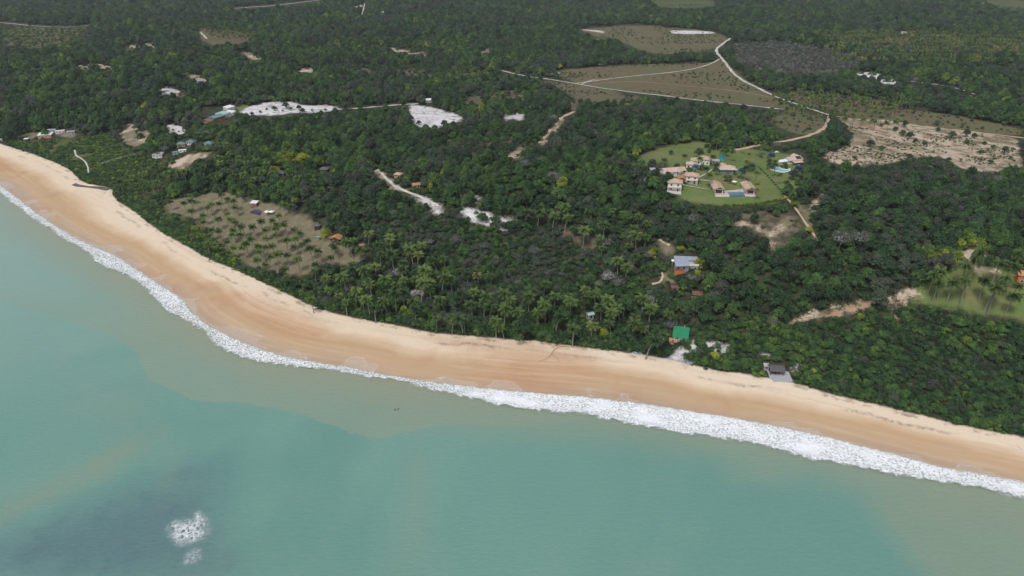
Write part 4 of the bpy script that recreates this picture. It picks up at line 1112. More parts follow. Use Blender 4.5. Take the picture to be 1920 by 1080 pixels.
m.build("canopy_cloth", MAT['tarp'], e)
for cx, cy in ((-1.9, -.6), (1.6, .6)):
    for sx in (-1.7, 1.7):
        for sy in (-1.7, 1.7): MB().tube((cx + sx, cy + sy, -.2), (cx + sx, cy + sy, 2.28), .06).build("pole", MAT['wood'], e)
mark(*e.location, R(-20), 7.5, 5, 3.3)
ras_poly(OPEN, [(462,374),(490,374),(518,390),(518,408),(488,412),(458,394)], 3)
house('round hut with grey conical thatched roof at the clearing\'s edge', 595, 421, 3.6, 3.6, 2.2, 0, 'cone', 1.7, .5, wall='darkwood', rm='shingle', n=0, name='hut', cat='hut')
e = house('dark open hut with weathered orange tiled roof at the clearing\'s right side', 631, 444, 5.6, 4.6, 2.3, -14, 'gabley', 1.5, .7, wall='darkwood', rm='tileorange', n=2, name='hut', cat='hut')
roof_mesh('shed', 4, 2.6, 2., .5, .3, cx=-4.2, cy=1.).build("lean_to_roof", MAT['tilebrown'], e)
house('small orange tiled roof among palms, rightmost in the palm clearing', 678, 459, 3.4, 3., 2.3, 10, 'hip', .9, .4, wall='peachwall', rm='tileorange', n=1, name='hut', cat='hut')
e = root('drink_stall', 'small stall with pale blue counter left of the weathered orange roof', 'stall', 597, 447, 1., -20)
MB().box(-1.1, 1.1, -.5, .5, 0, 1.0).build("counter", MAT['tealwall'], e)
MB().box(-1.4, 1.4, -.9, .9, 2.2, 2.28).build("stall_roof", MAT['bluegrey'], e)
for sx in (-1.3, 1.3):
    for sy in (-.8, .8): MB().tube((sx, sy, -.2), (sx, sy, 2.2), .05).build("post", MAT['wood'], e)
# --- teal and white roofed lodge
e = house('large lodge with teal shed roof and red-brown lower roofs on the slope', 407, 218, 13, 15, 4.5, -42, 'shed', 1.6, .4, wall='redwall', rm='teal', n=4)
EXTRA.append((404, 216, 30, 16))
roof_mesh('shed', 14, 5, 2.2, 1., .4, cx=-.5, cy=-11).build("lower_roof", MAT['tilered'], e)
MB().box(-6.5, 6, -13, -8.6, -2, 2.2).build("lower_wall", MAT['redwall'], e)
roof_mesh('shed', 7, 5.5, .6, .8, .4, cx=2.5, cy=-17).build("lower_roof", MAT['tilered'], e)
MB().box(-.8, 5.8, -19, -14.4, -3, .6).build("lower_wall", MAT['redwall'], e)
house('pale teal roofed block attached behind the large teal lodge', 418, 212, 15, 12, 4.2, -34, 'shed', 1.2, .4, wall='white', rm='paleteal', n=4)
house('white roofed house with flat white roof, uppermost of the lodge group', 429, 200, 12, 10, 3.6, -38, 'shed', .9, .4, wall='white', rm='whiteroof', n=3)
house('white roofed house with flat roof at the lodge group\'s right end', 432, 209, 12, 7, 3.4, -22, 'shed', .8, .4, wall='white', rm='whiteroof', n=3)
# --- long grey roof on the hill
e = house('long grey roofed house with orange brick end wall on the wooded hill', 331, 172, 17, 9, 3.6, -28, 'gable', 1.6, .5, wall='peachwall', rm='greyroof', n=4)
roof_mesh('shed', 9, 6, 2.8, .8, .4, cx=-2.5, cy=-8.5).build("porch_roof", MAT['greyroof'], e)
MB().box(-6.5, 1.5, -11, -6, -1, 2.7).build("wall", MAT['white'], e)
house('small white house with blue-grey roof on a clearing high on the hill', 375, 151, 9, 6, 3., 8, 'gable', 1., .4, wall='white', rm='bluegrey', n=2)
# --- left beach settlement
e = house('long beach house with white ribbed roof over peach and white walls', 85, 251, 15, 8.5, 3.6, 10, 'shed', 1.3, .5, wall='peachwall', rm='whiteroof', n=4)
house('small cabin with white flat roof left of the long beach house', 49, 260, 4.4, 4, 2.6, 6, 'shed', .4, .3, wall='darkwood', rm='whiteroof', n=1, door=False, name='cabin', cat='cabin')
house('low grey roofed shelter behind the brown grass on the far left', 34, 246, 8, 4, 2.3, 15, 'gable', .6, .4, wall='greywall', rm='bluegrey', n=2, name='shelter', cat='shelter')
house('blue-grey roofed house right behind the long white roofed beach house', 97, 243, 9, 6.5, 3., 12, 'gable', 1., .5, wall='greywall', rm='bluegrey', n=2)
house('narrow low white roof reaching right from the blue-grey house', 112, 245, 10, 2.6, 2.2, 24, 'shed', .4, .3, wall='white', rm='whiteroof', n=3, name='shed', cat='shed')
house('grey roofed house half hidden in trees right of the beach houses', 133, 246, 8, 5, 2.8, 20, 'gable', .9, .4, wall='greywall', rm='bluegrey', n=2)
house('white roof at the far left frame edge above the sand', 2, 261, 4, 4, 2.5, 6, 'shed', .4, .3, wall='white', rm='paleteal', n=1, door=False, name='hut', cat='hut')
# --- teal hip roofs near the palms
house('teal hip roofed house, left one of the teal trio', 340, 268, 8.5, 6, 3., 6, 'hip', 1.9, .7, wall='peachwall', rm='teal', n=3)
house('teal hip roofed house, middle one of the teal trio, slightly higher', 358, 264, 8, 6, 3., -8, 'hip', 1.9, .7, wall='white', rm='teal', n=3)
house('teal hip roofed house with pale wall, right one of the teal trio', 392, 267, 8.2, 5.5, 3.4, -12, 'hip', 1.9, .7, wall='white', rm='teal', n=3)
house('narrow white roofed veranda below the teal hip roofed houses', 342, 281, 7.5, 2.2, 2.2, 14, 'shed', .4, .3, wall='white', rm='whiteroof', n=2, name='veranda', cat='veranda')
house('dark teal lean-to roof left below the narrow white roof', 329, 285, 6., 3., 2.1, 12, 'shed', .7, .3, wall='greywall', rm='teal', n=1, name='shed', cat='shed')
e = house('grey flat roofed house with dark panels above the green scrub', 296, 288, 10, 8, 3., 6, 'shed', .7, .4, wall='white', rm='greyroof', n=3)
MB().box(-1., 2.5, -1.5, 1.5, 3.55, 3.75).build("solar_panel", MAT['solar'], e)
house('small pale cabin roof in the sandy clearing\'s upper edge', 239, 223, 6, 4, 2.5, 8, 'gable', .8, .3, wall='greywall', rm='bluegrey', n=1, name='cabin', cat='cabin')
house('small white shelter roof at the left end of the sandy clearing', 222, 253, 3.6, 3, 2.3, -20, 'shed', .5, .3, wall='greywall', rm='whiteroof', n=1, door=False, name='shelter', cat='shelter')
house('teal roofed shed in the sandy clearing', 254, 257, 3.6, 3, 2.2, 10, 'shed', .4, .3, wall='greywall', rm='teal', n=1, door=False, name='shed', cat='shed')
# --- inland bits
house('small grey kiosk with flat roof by the white sand road', 647, 193, 6, 4, 3.2, 0, 'shed', .5, .5, wall='greywall', rm='greyroof', n=1, name='kiosk', cat='kiosk')
for k, (px, py, ww, rm, l) in enumerate([(660,10,14,'whiteroof','distant white roofed house, left one by the far white track'),(670,13,16,'tilepink','distant pale roofed house, middle one by the far white track'),(676,10,12,'greyroof','distant grey roofed house, right one by the far white track'),(708,9,10,'whiteroof','distant white roofed house alone right of the far track'),(718,22,8,'whiteroof','distant small white roof among dark trees below the far track'),
                                           (1680,38,14,'whiteroof','far white roof, left one in the upper right forest'),(1745,39,13,'whiteroof','far white roof, middle one in the upper right forest'),(1693,60,14,'tile','far tan roof in the upper right palms'),(803,186,7,'whiteroof','small white roof in the woods above the large white sand patch'),(505,26,14,'tilepink','far pink roof near the top left white road')]):
    house(l, px, py, ww, 8, 3.5, random.uniform(-20, 20), 'gable', 1.6, .6, wall='white', rm=rm, n=3)
e = house('house with orange wall cut by the right frame edge', 1926, 512, 8, 6, 4.5, -20, 'gable', 1.4, .4, wall='orangewall', rm='tileorange', n=2)
# utility poles
def pole(px, py, hgt, label):
    e = root('utility_pole', label, 'utility pole', px, py, 0, random.uniform(0, 90), 'utility poles')
    MB().tube((0, 0, -.5), (0, 0, hgt), .2, .13).build("shaft", MAT['pole'], e)
    MB().box(-.9, .9, -.07, .07, hgt - .8, hgt - .62).build("crossarm", MAT['pole'], e)
    return e
for px, py, l in ((548,193,'pale utility pole by the white sandy yard right of the lodge'),(530,190,'utility pole in front of the dark trees above the sandy yard'),(640,198,'utility pole beside the small grey kiosk'),(913,190,'utility pole in the woods above the big white sand patch'),(1028,262,'utility pole beside the winding pale path'),(1111,223,'utility pole in the trees right of the pale path'),(835,180,'utility pole in the trees above the white road'),(1593,205,'utility pole by the dirt road junction')):
    pole(px, py, 10, l)
# boundary fence below the estate and in the scrub
def fence(label, pts, hgt, mat, sp=2.5):
    wp = resample(world_pts(pts), sp); x0, y0 = wp[0]; z0 = float(ground(x0, y0))
    e = bpy.data.objects.new("fence", None); COL.objects.link(e); e.location = (x0, y0, z0); e['label'] = label; e['category'] = 'fence'
    m, q = MB(), MB()
    for k, (x, y) in enumerate(wp):
        z = float(ground(x, y)) - z0
        m.tube((x - x0, y - y0, z - .3), (x - x0, y - y0, z + hgt), .09, n=6)
        if k + 1 < len(wp):
            x2, y2 = wp[k + 1]; z2 = float(ground(x2, y2)) - z0
            for hz in (.45, .9): q.tube((x - x0, y - y0, z + hgt * hz), (x2 - x0, y2 - y0, z2 + hgt * hz), .06, n=5)
    pm = m.build("posts", MAT[mat], e); pm.name = "post_row"
    q.build("rail", MAT[mat], e)
fence('white rail fence crossing the green coastal scrub', [(184,311),(205,304),(230,297),(253,291)], 1.3, 'white', 3.)
for ln in ([(184,311),(253,291)],): ras_line(OPEN, ln, 2.5, 2)
# driftwood on the sand
def drift(px, py, L, rot, label):
    e = root('driftwood', label, 'driftwood', px, py, 0, rot)
    m = MB().tube((-L / 2, 0, .2), (L * .1, .15, .35), .28, .24).tube((L * .1, .15, .35), (L / 2, -.1, .25), .24, .12)
    m.tube((L * .05, .1, .3), (L * .25, .9, .8), .13, .05).tube((-L / 2, 0, .2), (-L / 2 - .5, .5, .6), .16, .05).tube((-L / 2, 0, .2), (-L / 2 - .6, -.4, .5), .16, .05).tube((L * .25, 0, .3), (L * .4, -.8, .7), .1, .04)
    m.build("log", MAT['trunkwood'], e)
drift(600, 579, 5.5, 15, 'dark driftwood log at the plant line left of the palm front')
drift(440, 507, 4, -20, 'dark driftwood branch on pale sand below the palm clearing')
drift(642, 588, 3, 30, 'short dark driftwood piece at the plant line')
# two bathers in the shallows
def bather(px, py, rot, label, arms):
    x, y = flat(px, py)
    e = bpy.data.objects.new("person", None); COL.objects.link(e)
    e.location = (float(x), float(y), 0); e.rotation_euler = (0, 0, R(rot)); e['label'] = label; e['category'] = 'person'; e['group'] = 'bathers in the sea'
    J = {'pelvis': (0, 0, -.35), 'belly': (0, .01, -.1), 'chest': (0, .02, .18), 'neck': (0, 0, .38), 'head': (0, -.02, .5), 'crown': (0, -.01, .6)}
    Rr = {'pelvis': .15, 'belly': .13, 'chest': .15, 'neck': .055, 'head': .085, 'crown': .07}
    E = [('pelvis', 'belly'), ('belly', 'chest'), ('chest', 'neck'), ('neck', 'head'), ('head', 'crown')]
    for s in (-1, 1):
        n = 'LR'[s > 0]
        J['sh' + n] = (s * .19, .02, .28); J['el' + n] = (s * .36, -.1, arms); J['wr' + n] = (s * .42, -.32, arms + .02); J['ha' + n] = (s * .43, -.42, arms + .02)
        Rr['sh' + n], Rr['el' + n], Rr['wr' + n], Rr['ha' + n] = .06, .045, .035, .04
        E += [('chest', 'sh' + n), ('sh' + n, 'el' + n), ('el' + n, 'wr' + n), ('wr' + n, 'ha' + n)]
        J['hi' + n] = (s * .1, 0, -.45); J['kn' + n] = (s * .12, -.06, -.85); J['an' + n] = (s * .12, .03, -1.25)
        Rr['hi' + n], Rr['kn' + n], Rr['an' + n] = .09, .065, .045
        E += [('pelvis', 'hi' + n), ('hi' + n, 'kn' + n), ('kn' + n, 'an' + n)]
    ks = list(J); me = bpy.data.meshes.new("body")
    me.from_pydata([J[k] for k in ks], [(ks.index(a), ks.index(b)) for a, b in E], [])
    o = link("body", me, e); me.materials.append(MAT['skin'])
    o.modifiers.new("skin", 'SKIN'); o.modifiers.new("sub", 'SUBSURF').levels = 1
    for k, v in zip(ks, me.skin_vertices[0].data):
        v.radius = (Rr[k], Rr[k] * (.7 if k in ('chest', 'belly', 'pelvis') else 1)); v.use_root = (k == 'pelvis')
    h = bmesh.new(); bmesh.ops.create_uvsphere(h, u_segments=12, v_segments=8, radius=.105)
    for v in h.verts: v.co = Vector((v.co.x, v.co.y * 1.15 + .02, v.co.z + .56)); 
    bmesh.ops.delete(h, geom=[v for v in h.verts if v.co.y < -.03 and v.co.z < .57], context='VERTS')
    hm = bpy.data.meshes.new("hair"); h.to_mesh(hm); h.free(); hm.materials.append(MAT['hair']); link("hair", hm, e)
bather(741, 769, 20, 'dark haired bather standing chest deep in the sea, left of the pair', .02)
bather(747, 768, -60, 'dark haired bather standing chest deep in the sea, right of the pair', .1)

# ------------------------------------------------------------------ plants
for px, py, a, b in EXTRA: ras_poly(OPEN, [(px - a, py - b), (px + a, py - b), (px + a, py + b), (px - a, py + b)], 3)
def leaf_material(name, stops, spec=.25, trans=.32):
    m = bpy.data.materials.new(name); m.use_nodes = True
    nt = NT(m); t = m.node_tree; b = t.nodes["Principled BSDF"]
    tint = nt.attr("tint", 'INSTANCER'); lv = nt.attr("leafv")
    rnd = nt.n("ObjectInfo").outputs['Random']
    f = nt.m('ADD', tint, nt.m('ADD', nt.m('MULTIPLY', nt.m('SUBTRACT', lv, .5), .34), nt.m('MULTIPLY', nt.m('SUBTRACT', rnd, .5), .34)), clamp=True)
    c = nt.ramp(f, stops)
    br = nt.m('ADD', .62, nt.m('ADD', nt.m('MULTIPLY', lv, .75), nt.m('MULTIPLY', rnd, .55)))
    hsn = nt.n("HueSaturation"); nt.put(hsn.inputs['Value'], br); nt.put(hsn.inputs['Color'], c)
    c = hsn.outputs[0]
    nt.put(b.inputs['Base Color'], c)
    b.inputs['Roughness'].default_value = .6
    b.inputs['Specular IOR Level'].default_value = spec
    tr = nt.n("BsdfTranslucent"); nt.put(tr.inputs[0], nt.mix(1., c, (1., 1., .55), 'MULTIPLY'))
    mx = nt.n("MixShader"); mx.inputs[0].default_value = trans
    t.links.new(b.outputs[0], mx.inputs[1]); t.links.new(tr.outputs[0], mx.inputs[2])
    t.links.new(mx.outputs[0], t.nodes["Material Output"].inputs[0])
    return m
# tint 0 dark blue-green, .5 forest green, .8 fresh yellow-green, 1 lime
M_LEAF = leaf_material("broad_leaf", [(0., (.115, .135, .098)), (.09, (.060, .084, .052)), (.15, (.031, .060, .034)), (.35, (.044, .090, .036)), (.58, (.072, .132, .042)), (.8, (.088, .160, .038)), (1., (.25, .265, .035))])
M_GREYLEAF = leaf_material("grey_twig", [(0., (.085, .092, .074)), (.5, (.16, .165, .15)), (1., (.24, .24, .225))], .1, .1)
M_PALM = leaf_material("palm_frond", [(0., (.034, .070, .024)), (.4, (.078, .128, .032)), (.75, (.128, .165, .045)), (1., (.22, .17, .06))], .35, .3)
M_SILVER = leaf_material("silver_frond", [(0., (.10, .15, .15)), (1., (.20, .27, .27))], .3, .1)
M_BARK = surf_mat("bark", (.14, .115, .09), .95, .35, 1.2, .1)
M_PBARK = surf_mat("palm_bark", (.27, .245, .21), .95, .3, 1.5, .1, stripe=('Z', .35, .3))

class TM:   # numpy mesh gatherer
    def __init__(s): s.v, s.q, s.a, s.n = [], [], [], 0
    def add(s, v, q, a):
        s.v.append(v); s.q.append(np.asarray(q) + s.n); s.a.append(a); s.n += len(v)
    def arrays(s):
        return np.concatenate(s.v), np.concatenate(s.q), np.concatenate(s.a)
def limb(tm, pts, rad, n=6):
    P = np.array(pts, float); rings = []
    for k, (p, r) in enumerate(zip(P, rad)):
        d = P[min(k + 1, len(P) - 1)] - P[max(k - 1, 0)]; d /= np.linalg.norm(d)
        u = np.cross(d, [0.3, 1, .1]); u /= np.linalg.norm(u); w_ = np.cross(d, u)
        t = np.arange(n) * 2 * np.pi / n
        rings.append(p + r * (np.cos(t)[:, None] * u + np.sin(t)[:, None] * w_))
    V = np.concatenate(rings); q = []
    for k in range(len(P) - 1):
        for i in range(n): q.append((k * n + i, k * n + (i + 1) % n, (k + 1) * n + (i + 1) % n, (k + 1) * n + i))
    tm.add(V, q, np.zeros(len(V)))
def leaves(tm, C, N, size, r, val):
    """leaf clumps: bent diamonds at C facing N"""
    n = len(C)
    N = N + r.normal(0, .55, (n, 3)); N /= np.linalg.norm(N, axis=1)[:, None]
    U = np.cross(N, r.normal(0, 1, (n, 3))); U /= np.linalg.norm(U, axis=1)[:, None]
    W = np.cross(N, U); s = size * r.uniform(.6, 1.35, n)[:, None]
    bend = N * s * r.uniform(-.1, .35, n)[:, None]
    v = np.stack([C - U * s, C + W * s * .62 - bend, C + U * s, C - W * s * .62 - bend], 1).reshape(-1, 3)
    tm.add(v, np.arange(4 * n).reshape(n, 4), np.repeat(val, 4))
def broadleaf(seed, Rr, H, lobes, nleaf, leaf, flat_=.75, open_=0.):
    """crown radius Rr, total height H; returns (trunk TM, crown TM)"""
    r = np.random.default_rng(seed); tk, cr = TM(), TM()
    base = H * .3
    limb(tk, [(0, 0, -.5), (.05 * Rr, 0, base * .5), (0, .06 * Rr, base), (0, 0, H - Rr * flat_ * .7)], [Rr * .09, Rr * .075, Rr * .06, Rr * .03])
    wts, cs = [], []
    for k in range(lobes):
        a = k * 2.399 + r.uniform(0, .7); rr = Rr * (.68 * math.sqrt((k + .2) / lobes)) * r.uniform(.85, 1.25)
        lr = Rr * r.uniform(.34, .52) * (1.1 if k == 0 else 1)
        zt = H - lr * flat_; zb = H * .30
        c = np.array([rr * math.cos(a), rr * math.sin(a), zt - (zt - zb) * min(1., (rr / Rr / .72) ** 1.7 * r.uniform(.55, 1.15))])
        cs.append((c, lr)); wts.append(lr ** 2)
        limb(tk, [(0, 0, base * .75), tuple((c * .55 + np.array([0, 0, base * .4]))), tuple(c)], [Rr * .045, Rr * .03, Rr * .012], 5)
    wts = np.array(wts) / sum(wts)
    for (c, lr), wt in zip(cs, wts):
        n = max(12, int(nleaf * wt)); d = r.normal(0, 1, (n, 3)); d[:, 2] = np.abs(d[:, 2]) * 1.0 - .45
        d /= np.linalg.norm(d, axis=1)[:, None]
        rad = lr * r.uniform(.55, 1.08, n) ** .6
        lump = 1 + .16 * np.sin(d[:, 0] * 7 + seed) * np.cos(d[:, 1] * 6 + seed * 2)
        C = c + d * (rad * lump)[:, None] * np.array([1, 1, flat_])
        v = np.clip(.5 + r.normal(0, .24) + r.normal(0, .18, n), 0, 1)
        leaves(cr, C, d + np.array([0, 0, .5]), leaf, r, v)
    return tk, cr
def bare(seed, Rr, H):
    r = np.random.default_rng(seed); tk, cr = TM(), TM()
    limb(tk, [(0, 0, -.5), (0, 0, H * .35), (0, .1, H * .5)], [Rr * .07, Rr * .055, Rr * .04])
    for k in range(16):
        a = k * 2.4; e = r.uniform(.3, 1.25)
        d = np.array([math.cos(a) * math.cos(e), math.sin(a) * math.cos(e), math.sin(e) * .8])
        p0 = np.array([0, 0, H * r.uniform(.25, .5)]); p1 = p0 + d * Rr * .5; p2 = p0 + d * Rr * 1.0 + r.normal(0, .15, 3)
        limb(cr, [tuple(p0), tuple(p1), tuple(p2)], [Rr * .03, Rr * .02, Rr * .007], 4)
        for j in range(9):
            q0 = p0 + (p2 - p0) * r.uniform(.4, 1); q1 = q0 + r.normal(0, .22, 3) * Rr + np.array([0, 0, .12 * Rr])
            limb(cr, [tuple(q0), tuple(q1)], [Rr * .012, Rr * .004], 3)
    n = 260; d = r.normal(0, 1, (n, 3)); d[:, 2] = np.abs(d[:, 2]); d /= np.linalg.norm(d, axis=1)[:, None]
    C = np.array([0, 0, H * .5]) + d * (Rr * r.uniform(.5, 1., n))[:, None] * np.array([1, 1, .62])
    leaves(cr, C, d, Rr * .07, r, np.clip(r.normal(.5, .25, n), 0, 1))
    return tk, cr
def palm(seed, H, L, nf, lean, droop=1.):
    r = np.random.default_rng(seed); tk, cr = TM(), TM()
    la = r.uniform(0, 6.28); pts, rad = [], []
    for k in range(7):
        t = k / 6; o = lean * t ** 1.7
        pts.append((math.cos(la) * o, math.sin(la) * o, -.4 + (H + .4) * t)); rad.append(.20 - .09 * t + (.10 if k == 0 else 0))
    limb(tk, pts, rad, 7)
    top = np.array(pts[-1])
    for f in range(nf):
        az = f * 2.39996 + r.uniform(-.25, .25); u = f / nf
        el0 = 1.25 - 1.75 * u + r.uniform(-.12, .12); Lf = L * r.uniform(.82, 1.1) * (.8 if u > .85 else 1)
        n = 9; p = top.copy(); el = el0; P, D = [], []
        for k in range(n + 1):
            d = np.array([math.cos(az) * math.cos(el), math.sin(az) * math.cos(el), math.sin(el)])
            P.append(p.copy()); D.append(d); p = p + d * Lf / n; el -= (.17 + .06 * k / n) * droop * (.7 if u > .7 else 1)
        P, D = np.array(P), np.array(D)
        age = .35 + .3 * r.random() + (.35 if u > .82 else 0)
        side = np.array([-math.sin(az), math.cos(az), 0])
        V, Q = [], []
        for k in range(n):     # rachis
            for s in (-1, 1):
                for j in range(2):
                    t = k + j * .5
                    q = P[k] + (P[k + 1] - P[k]) * (j * .5)
                    ll = Lf * .30 * math.sin(min(1, (t + .8) / n + .12) * math.pi) ** .7 + .12
                    dn = side * s * .78 + D[k] * .5 + np.array([0, 0, -.42 - .25 * r.random()])
                    wv = D[k] * (Lf / n * .26)
                    i = len(V)
                    V += [q - wv, q + wv, q + dn * ll * .6 + wv * .9, q + dn * ll + np.array([0, 0, -.16 * ll])]
                    Q.append((i, i + 1, i + 2, i + 3) if s > 0 else (i + 1, i, i + 3, i + 2))
        V = np.array(V); cr.add(V, Q, np.clip(age + r.normal(0, .05, len(V)), 0, 1))
        limb(cr, [tuple(q) for q in P[::3]], [.05, .04, .03, .012], 4)
    n = 14; C = top + r.normal(0, .16, (n, 3)) + np.array([0, 0, -.35])
    leaves(cr, C, r.normal(0, 1, (n, 3)), .2, r, np.full(n, 1.))
    return tk, cr
def fanpalm(seed, H, Rr):
    r = np.random.default_rng(seed); tk, cr = TM(), TM()
    limb(tk, [(0, 0, -.4), (0, 0, H * .5), (0, 0, H * .72)], [.32, .28, .25], 8)
    for f in range(34):
        az = f * 2.39996; el = 1.3 - 1.6 * f / 34
        d = np.array([math.cos(az) * math.cos(el), math.sin(az) * math.cos(el), math.sin(el)])
        c = np.array([0, 0, H * .7]) + d * Rr * .5; s = np.array([-math.sin(az), math.cos(az), 0]); up = np.cross(d, s)
        limb(cr, [(0, 0, H * .7), tuple(c)], [.05, .03], 3)
        k = 11; V, Q = [c], []
        for j in range(k + 1):
            a = -1.9 + 3.8 * j / k
            V.append(c + (d * math.cos(a) + s * math.sin(a)) * Rr * .48 * (1 if j % 2 else .82) - up * .0 + np.array([0, 0, -.06 * abs(a)]))
        for j in range(0, k - 1, 2): Q.append((0, j + 1, j + 2, j + 3))
        cr.add(np.array(V), Q, np.full(len(V), r.random()))
    return tk, cr
def to_mesh(name, tm, mat):
    v, q, a = tm.arrays()
    return mesh_np(name, v, q, mats=[mat], smooth=False, attrs={'leafv': ('POINT', a)})
def joined(name, tk, cr, mb, mc):
    v1, q1, a1 = tk.arrays(); v2, q2, a2 = cr.arrays()
    return mesh_np(name, np.concatenate([v1, v2]), np.concatenate([q1, q2 + len(v1)]), mats=[mb, mc], fm=[0] * len(q1) + [1] * len(q2), attrs={'leafv': ('POINT', np.concatenate([a1, a2]))})
SPEC = {}   # kind -> list of (trunk mesh, crown mesh, joined mesh, nominal height)
def species(kind, lst, mb, mc, hs_):
    SPEC[kind] = [(to_mesh("trunk", t, mb), to_mesh("crown", c, mc), joined(kind, t, c, mb, mc), h) for (t, c), h in zip(lst, hs_)]
species('broadleaf_tree', [broadleaf(s, 3.0, h, l, n, .30, f) for s, h, l, n, f in ((1, 6.4, 12, 1500, .85), (2, 7.2, 15, 1600, .95), (3, 5.6, 11, 1350, .8), (4, 6.6, 17, 1600, .8), (5, 7.8, 14, 1500, 1.1), (6, 6.0, 15, 1500, .75))], M_BARK, M_LEAF, [6.4, 7.2, 5.6, 6.6, 7.8, 6.0])
species('bush', [broadleaf(s, 1.8, h, l, n, .19, f) for s, h, l, n, f in ((11, 2.6, 7, 620, .8), (12, 3.0, 8, 680, .95), (13, 2.2, 6, 560, .7), (14, 2.8, 9, 680, .85))], M_BARK, M_LEAF, [2.6, 3., 2.2, 2.8])
species('bare_tree', [bare(s, 2.6, h) for s, h in ((21, 4.6), (22, 5.4), (23, 4.2))], M_BARK, M_GREYLEAF, [4.6, 5.4, 4.2])
species('coconut_palm', [palm(s, 7.5, 3.3, nf, ln, dr) for s, nf, ln, dr in ((31, 20, .5, 1.), (32, 17, 1.2, 1.1), (33, 22, .2, .95), (34, 18, 1.9, 1.05), (35, 16, .8, 1.25))], M_PBARK, M_PALM, [8.5] * 5)
species('fan_palm', [fanpalm(s, 4.2, 2.4) for s in (41, 42)], M_PBARK, M_SILVER, [5.] * 2)

# ---- where each kind grows
T_THICK = [(1060,665),(1180,640),(1300,610),(1420,600),(1480,612),(1560,598),(1680,570),(1760,566),(1850,580),(1930,600),(2300,680),(2300,960),(1920,835),(1700,780),(1490,725),(1250,680)]
T_MIX = [(560,520),(640,470),(700,430),(760,395),(860,400),(960,440),(1060,420),(1180,420),(1250,470),(1260,560),(1240,640),(1120,660),(900,640),(720,610),(600,580)]
T_HILL = [(760,430),(860,415),(985,440),(1080,480),(1140,540),(1080,600),(960,560),(860,530),(770,490)]
ras_poly(VEGT, T_THICK, 1); ras_poly(VEGT, T_MIX, 2); ras_poly(VEGT, T_HILL, 3)
for p in ZONES['scrub'][:1] + ZONES['scrub'][3:]: ras_poly(VEGT, p, 4)
for p in ZONES['heath'] + ZONES['scrub'][1:3]: ras_poly(VEGT, p, 5)
for p in ZONES['grey']: ras_poly(VEGT, p, 6)
for p in ZONES['thin']: ras_poly(VEGT, p, 8, 1.5)
ras_poly(VEGT, ZONES['tan'][0], 7)
P_PALM = [([(320,300),(400,285),(560,330),(620,380),(560,395),(470,365),(400,350),(318,365),(220,365),(240,345)], 6.5),
          ([(1440,170),(1560,175),(1720,195),(1720,215),(1640,215),(1540,205)], 9), ([(1480,60),(1700,45),(1920,55),(1930,120),(1700,105),(1560,85)], 8.5),
          ([(0,50),(170,55),(230,75),(160,90),(40,95),(0,85)], 9), ([(340,40),(500,55),(470,80),(330,75)], 9),
          ([(620,470),(720,440),(800,470),(900,530),(1060,560),(1200,560),(1240,620),(1100,645),(900,625),(700,600),(580,560)], 13),
          ([(1040,420),(1140,395),(1230,430),(1240,470),(1180,500),(1080,470)], 7.5), ([(820,120),(1000,130),(1010,160),(900,170),(820,150)], 12), ([(150,20),(330,30),(360,60),(200,60)], 12), ([(1160,560),(1260,580),(1280,670),(1100,655)], 12)]
def jgrid(x0, x1, y0, y1, s):
    X, Y = np.meshgrid(np.arange(x0, x1, s), np.arange(y0, y1, s))
    X = X.ravel() + rng.uniform(-.48, .48, X.size) * s; Y = Y.ravel() + rng.uniform(-.48, .48, Y.size) * s
    return X, Y
def infr(X, Y, Z, mx=260):
    px, py, dep = project(X, Y, Z)
    return (px > -mx) & (px < 1920 + mx) & (py > -45) & (py < 1150), px, py, dep
plants = []       # arrays: kind, x, y, z, scale, height scale, tint, rot
def openness(X, Y, Z, Hh, Rd, px, py, dep, low):
    """low plants may stand on class 2 (heath, scrub)"""
    bad = np.zeros(X.shape, bool); OPN = vnoise(X, Y, 7, 61)
    for f in (0., .45, .85):
        qx, qy, _ = project(X, Y, Z + Hh * f)
        rp = Rd * FPX / dep * (0. if f == 0 else .5)
        for s in ((0,) if f == 0 else (-1, 0, 1)):
            v = look(OPEN, qx + s * rp, qy)
            bad |= (v == 3) | (v == 4) | ((v == 1) & (OPN > (.36 if low else .22)))
            if not low: bad |= (v == 2)
    return bad
def scatter(kind, X, Y, R0, H0, smin, smax, tint, low=False, hmul=(.85, 1.2), sel=None, tvar=.12, dvmin=1.):
    Z = ground(X, Y)
    ok, px, py, dep = infr(X, Y, Z)
    jj = np.clip(np.searchsorted(XS, X) - 1, 0, len(XS) - 1), np.clip(np.searchsorted(YS, Y) - 1, 0, len(YS) - 1)
    ok &= DV[jj[1], jj[0]] > dvmin
    if sel is not None: ok &= sel(look(VEGT, px, py), px, py, X, Y)
    X, Y, Z, px, py, dep = (a[ok] for a in (X, Y, Z, px, py, dep))
    n = len(X); s = rng.uniform(smin, smax, n); hs2 = rng.uniform(*hmul, n)
    bad = openness(X, Y, Z, H0 * s * hs2, R0 * s, px, py, dep, low)
    if callable(tint): T = tint(X, Y)
    else: T = np.full(n, tint)
    T = np.clip(np.where(T < .1, T + rng.normal(0, .03, n), np.maximum(T + rng.normal(0, tvar, n), .1)), 0, 1 if kind != 'broadleaf_tree' and kind != 'bush' else .74)
    g = ~bad
    plants.append((kind, X[g], Y[g], Z[g], s[g], hs2[g], T[g], dep[g], px[g], py[g]))
def ftint(X, Y):
    a = vnoise(X, Y, 60, 21); b_ = vnoise(X, Y, 14, 22)
    g = (vnoise(X, Y, 5, 23) > .9) | (vnoise(X, Y, 35, 24) + .7 * vnoise(X, Y, 6, 27) > 1.2)
    return np.where(g, .03, .18 + .38 * a + .22 * (b_ - .5))
far = lambda X, Y: np.hypot(X, Y)
